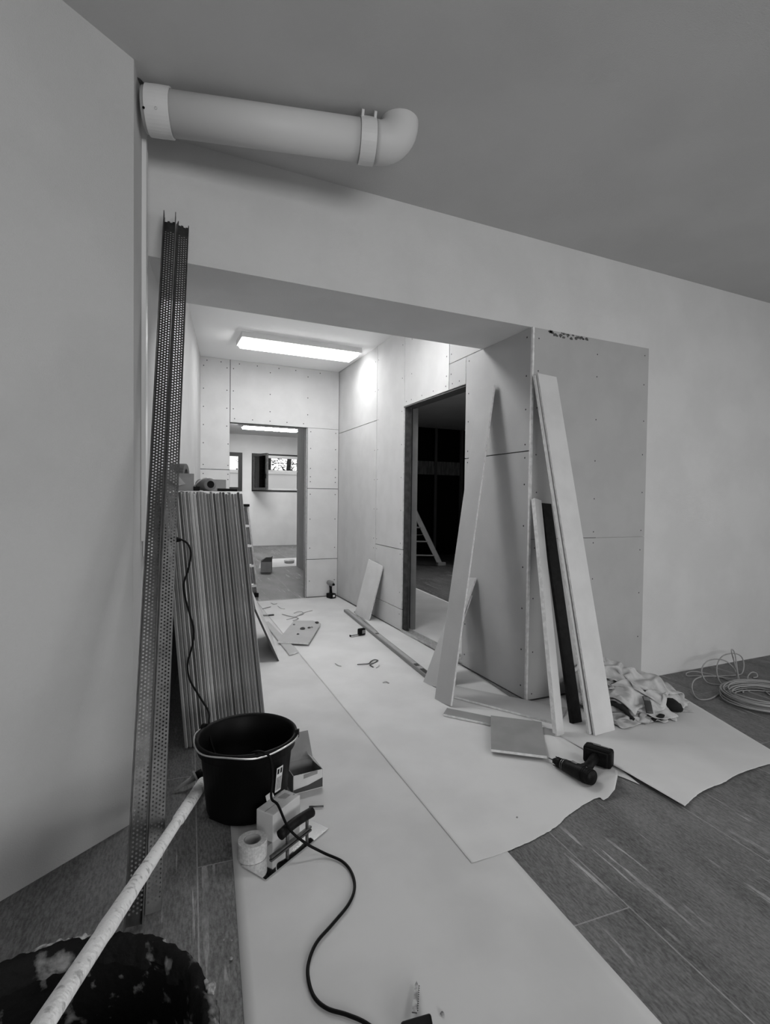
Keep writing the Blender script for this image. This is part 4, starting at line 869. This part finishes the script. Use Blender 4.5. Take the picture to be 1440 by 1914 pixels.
def heap():
    t = thing('work_clothes', (2.62, 2.2, .007), 'crumpled heap of pale work clothes on the paper against the wall', 'clothes')
    global HF
    xs = GX0+GD*np.arange(GN)[:, None]; ys = GY0+GD*np.arange(GN)[None, :]
    HF = .0075+.215*np.exp(-np.abs((xs-2.53)/.17)**2.6-np.abs((ys-2.35)/.13)**2.4)+.125*np.exp(-((xs-2.73)/.13)**2-((ys-2.20)/.10)**2)+.085*np.exp(-((xs-2.45)/.14)**2-((ys-2.12)/.09)**2)
    def cloth(P, nm, m, solid=.004):
        nu, nv = P.shape[:2]; mb = MB()
        mb.add([tuple(p) for p in P.reshape(-1, 3)], [(i*nv+j, (i+1)*nv+j, (i+1)*nv+j+1, i*nv+j+1) for i in range(nu-1) for j in range(nv-1)])
        return mb.build(nm, m, t, smooth=True, solid=solid, sub=1)
    def rect(cx, cy, w, h, ang=0.0, zt=0.0):
        ca, sa = math.cos(ang), math.sin(ang)
        def f(U, W_):
            x = (U-.5)*w; y = (W_-.5)*h; rr = 1-.18*np.minimum(1, (np.abs(U-.5)*2)**4*(np.abs(W_-.5)*2)**4); x = x*rr; y = y*rr
            return cx+x*ca-y*sa, np.minimum(cy+x*sa+y*ca, 2.46), zt+0*U
        return f
    cloth(settle(46, 30, .62, .40, rect(2.46, 2.075, .40, .20, -.12), 4, z0=.05, amp=.06), 'trousers', 'cloth')
    cloth(settle(66, 50, 1.02, .78, rect(2.60, 2.27, .62, .40, -.30), 9, z0=.08, amp=.10), 'jacket_body', 'cloth')
    cloth(settle(46, 24, .66, .32, rect(2.68, 2.17, .44, .17, -.55), 15, z0=.05, amp=.07), 'sleeve', 'cloth')
    cloth(settle(36, 22, .48, .28, rect(2.52, 2.05, .30, .15, -.45), 21, z0=.04, amp=.06), 'sleeve', 'cloth')
    def sleeve(pts, rs, nm, m, seed, amp=.012, n=28):
        P_ = smooth_path(pts, 9); k = len(P_); R_ = [np.interp(i/(k-1), np.linspace(0, 1, len(rs)), rs) for i in range(k)]
        mb = MB(); mb.tube(P_, [float(q) for q in R_], n, sq=.7)
        for q in mb.v:
            a1 = 1-abs(noise.noise(V(q.x*16, q.y*22, q.z*26+seed)))*2
            q += (V(.3, -.4, 1).normalized())*amp*a1+V(0, 0, .004*noise.noise(q*60))
            q.z = max(.009, q.z); q.y = min(q.y, 2.46)
        return mb.build(nm, m, t, smooth=True)
    sleeve([(2.68, 2.05, .055), (2.71, 2.00, .055), (2.75, 1.985, .035)], [.03, .048, .034], 'glove', 'clothdark', 3, .006)
    sleeve([(2.292, 2.08, .10), (2.335, 2.02, .09), (2.38, 1.975, .035)], [.012, .018, .012], 'lining', 'clothdark', 4, .004)
    sleeve([(2.50, 1.955, .020), (2.57, 1.960, .022), (2.64, 1.985, .020)], [.012, .022, .014], 'lining', 'clothdark', 6, .003)
    a1, b1 = V(2.535, 2.03, 0), V(2.465, 1.945, 0)
    pts_ = [b1.lerp(a1, k/8) for k in range(9)]; zz_ = [float(hf_at(np.array([p.x]), np.array([p.y]))[0]) for p in pts_]
    zm = np.interp(np.arange(9), [0, 4, 8], [max(zz_[:3])+.006, max(zz_[2:7])+.008, max(zz_[6:])+.008])
    for p, z in zip(pts_, zm): p.z = float(z)
    mb = MB(); mb.tube(pts_, .018, 8, sq=.18); o = mb.build('strap', 'darkgrey', t, smooth=True)
    MB().tube([p+V(0, 0, .004) for p in pts_[5:8]], .015, 8, sq=.25).build('buckle', 'midgrey', o)
heap()
# ================================================================== CABLE COIL
t = thing('cable_coil', (3.43, 1.9, 0), 'loose coil of pale grey cable on the tile floor against the right wall', 'cable')
random.seed(5); pts = []
cx, cy = 3.44, 1.915
for k in range(15*28):
    a_ = 2*math.pi*k/28; lap = k/28; rr = .285-.012*abs((lap % 8)-4)*2.0+.012*noise.noise(V(lap, 0, a_)); z = .008+.0045*lap*.75+.006*noise.noise(V(math.cos(a_)*2, math.sin(a_)*2, lap))
    pts.append(V(cx+rr*math.cos(a_)*1.0, cy+rr*.80*math.sin(a_), max(.006, z)))
MB().tube(pts, .0042, 7).build('coiled_turns', 'rope', t, smooth=True)
def loop(pix, Ys, nm='loose_loop'):
    P_ = []
    for (x, y), Y in zip(pix, Ys):
        P_.append(fl(x, y, .008) if Y is None else py(x, y, Y))
    for p_ in P_: p_.z = max(p_.z, .006); p_.y = min(p_.y, 2.475)
    MB().tube(smooth_path(P_, 8), .0042, 7).build(nm, 'rope', t, smooth=True)
loop([(1400, 1318), (1378, 1300), (1345, 1292), (1322, 1275), (1312, 1255), (1320, 1238), (1338, 1232), (1358, 1236), (1374, 1252), (1379, 1275), (1368, 1296), (1348, 1308), (1325, 1314), (1303, 1306), (1294, 1285), (1300, 1270), (1320, 1264), (1350, 1266), (1390, 1274), (1440, 1290), (1500, 1310)],
     [2.05, 2.15, 2.2, 2.25, 2.3, 2.32, 2.34, 2.3, 2.25, 2.2, 2.15, 2.1, 2.06, 2.1, 2.2, 2.25, 2.3, 2.25, 2.15, 2.1, 2.05])
loop([(1390, 1306), (1385, 1280), (1374, 1240), (1368, 1217), (1371, 1215), (1375, 1225), (1380, 1260), (1386, 1290), (1389, 1305)], [2.05, 2.15, 2.28, 2.3, 2.3, 2.28, 2.2, 2.1, 2.05])
loop([(1376, 1302), (1350, 1282), (1341, 1260), (1342, 1240), (1352, 1226), (1370, 1221), (1385, 1226), (1391, 1240), (1388, 1258), (1376, 1275), (1355, 1282), (1325, 1283), (1300, 1276), (1285, 1266), (1284, 1258), (1297, 1255), (1316, 1258), (1345, 1275), (1370, 1292), (1410, 1303)],
     [2.08, 2.2, 2.28, 2.32, 2.36, 2.38, 2.36, 2.3, 2.28, 2.28, 2.3, 2.34, 2.38, 2.4, 2.42, 2.42, 2.38, 2.3, 2.2, 2.1])
loop([(1440, 1318), (1415, 1295), (1402, 1280), (1398, 1266), (1405, 1257), (1414, 1258), (1416, 1268), (1408, 1277)], [1.95, 2.1, 2.15, 2.2, 2.22, 2.22, 2.2, 2.2])
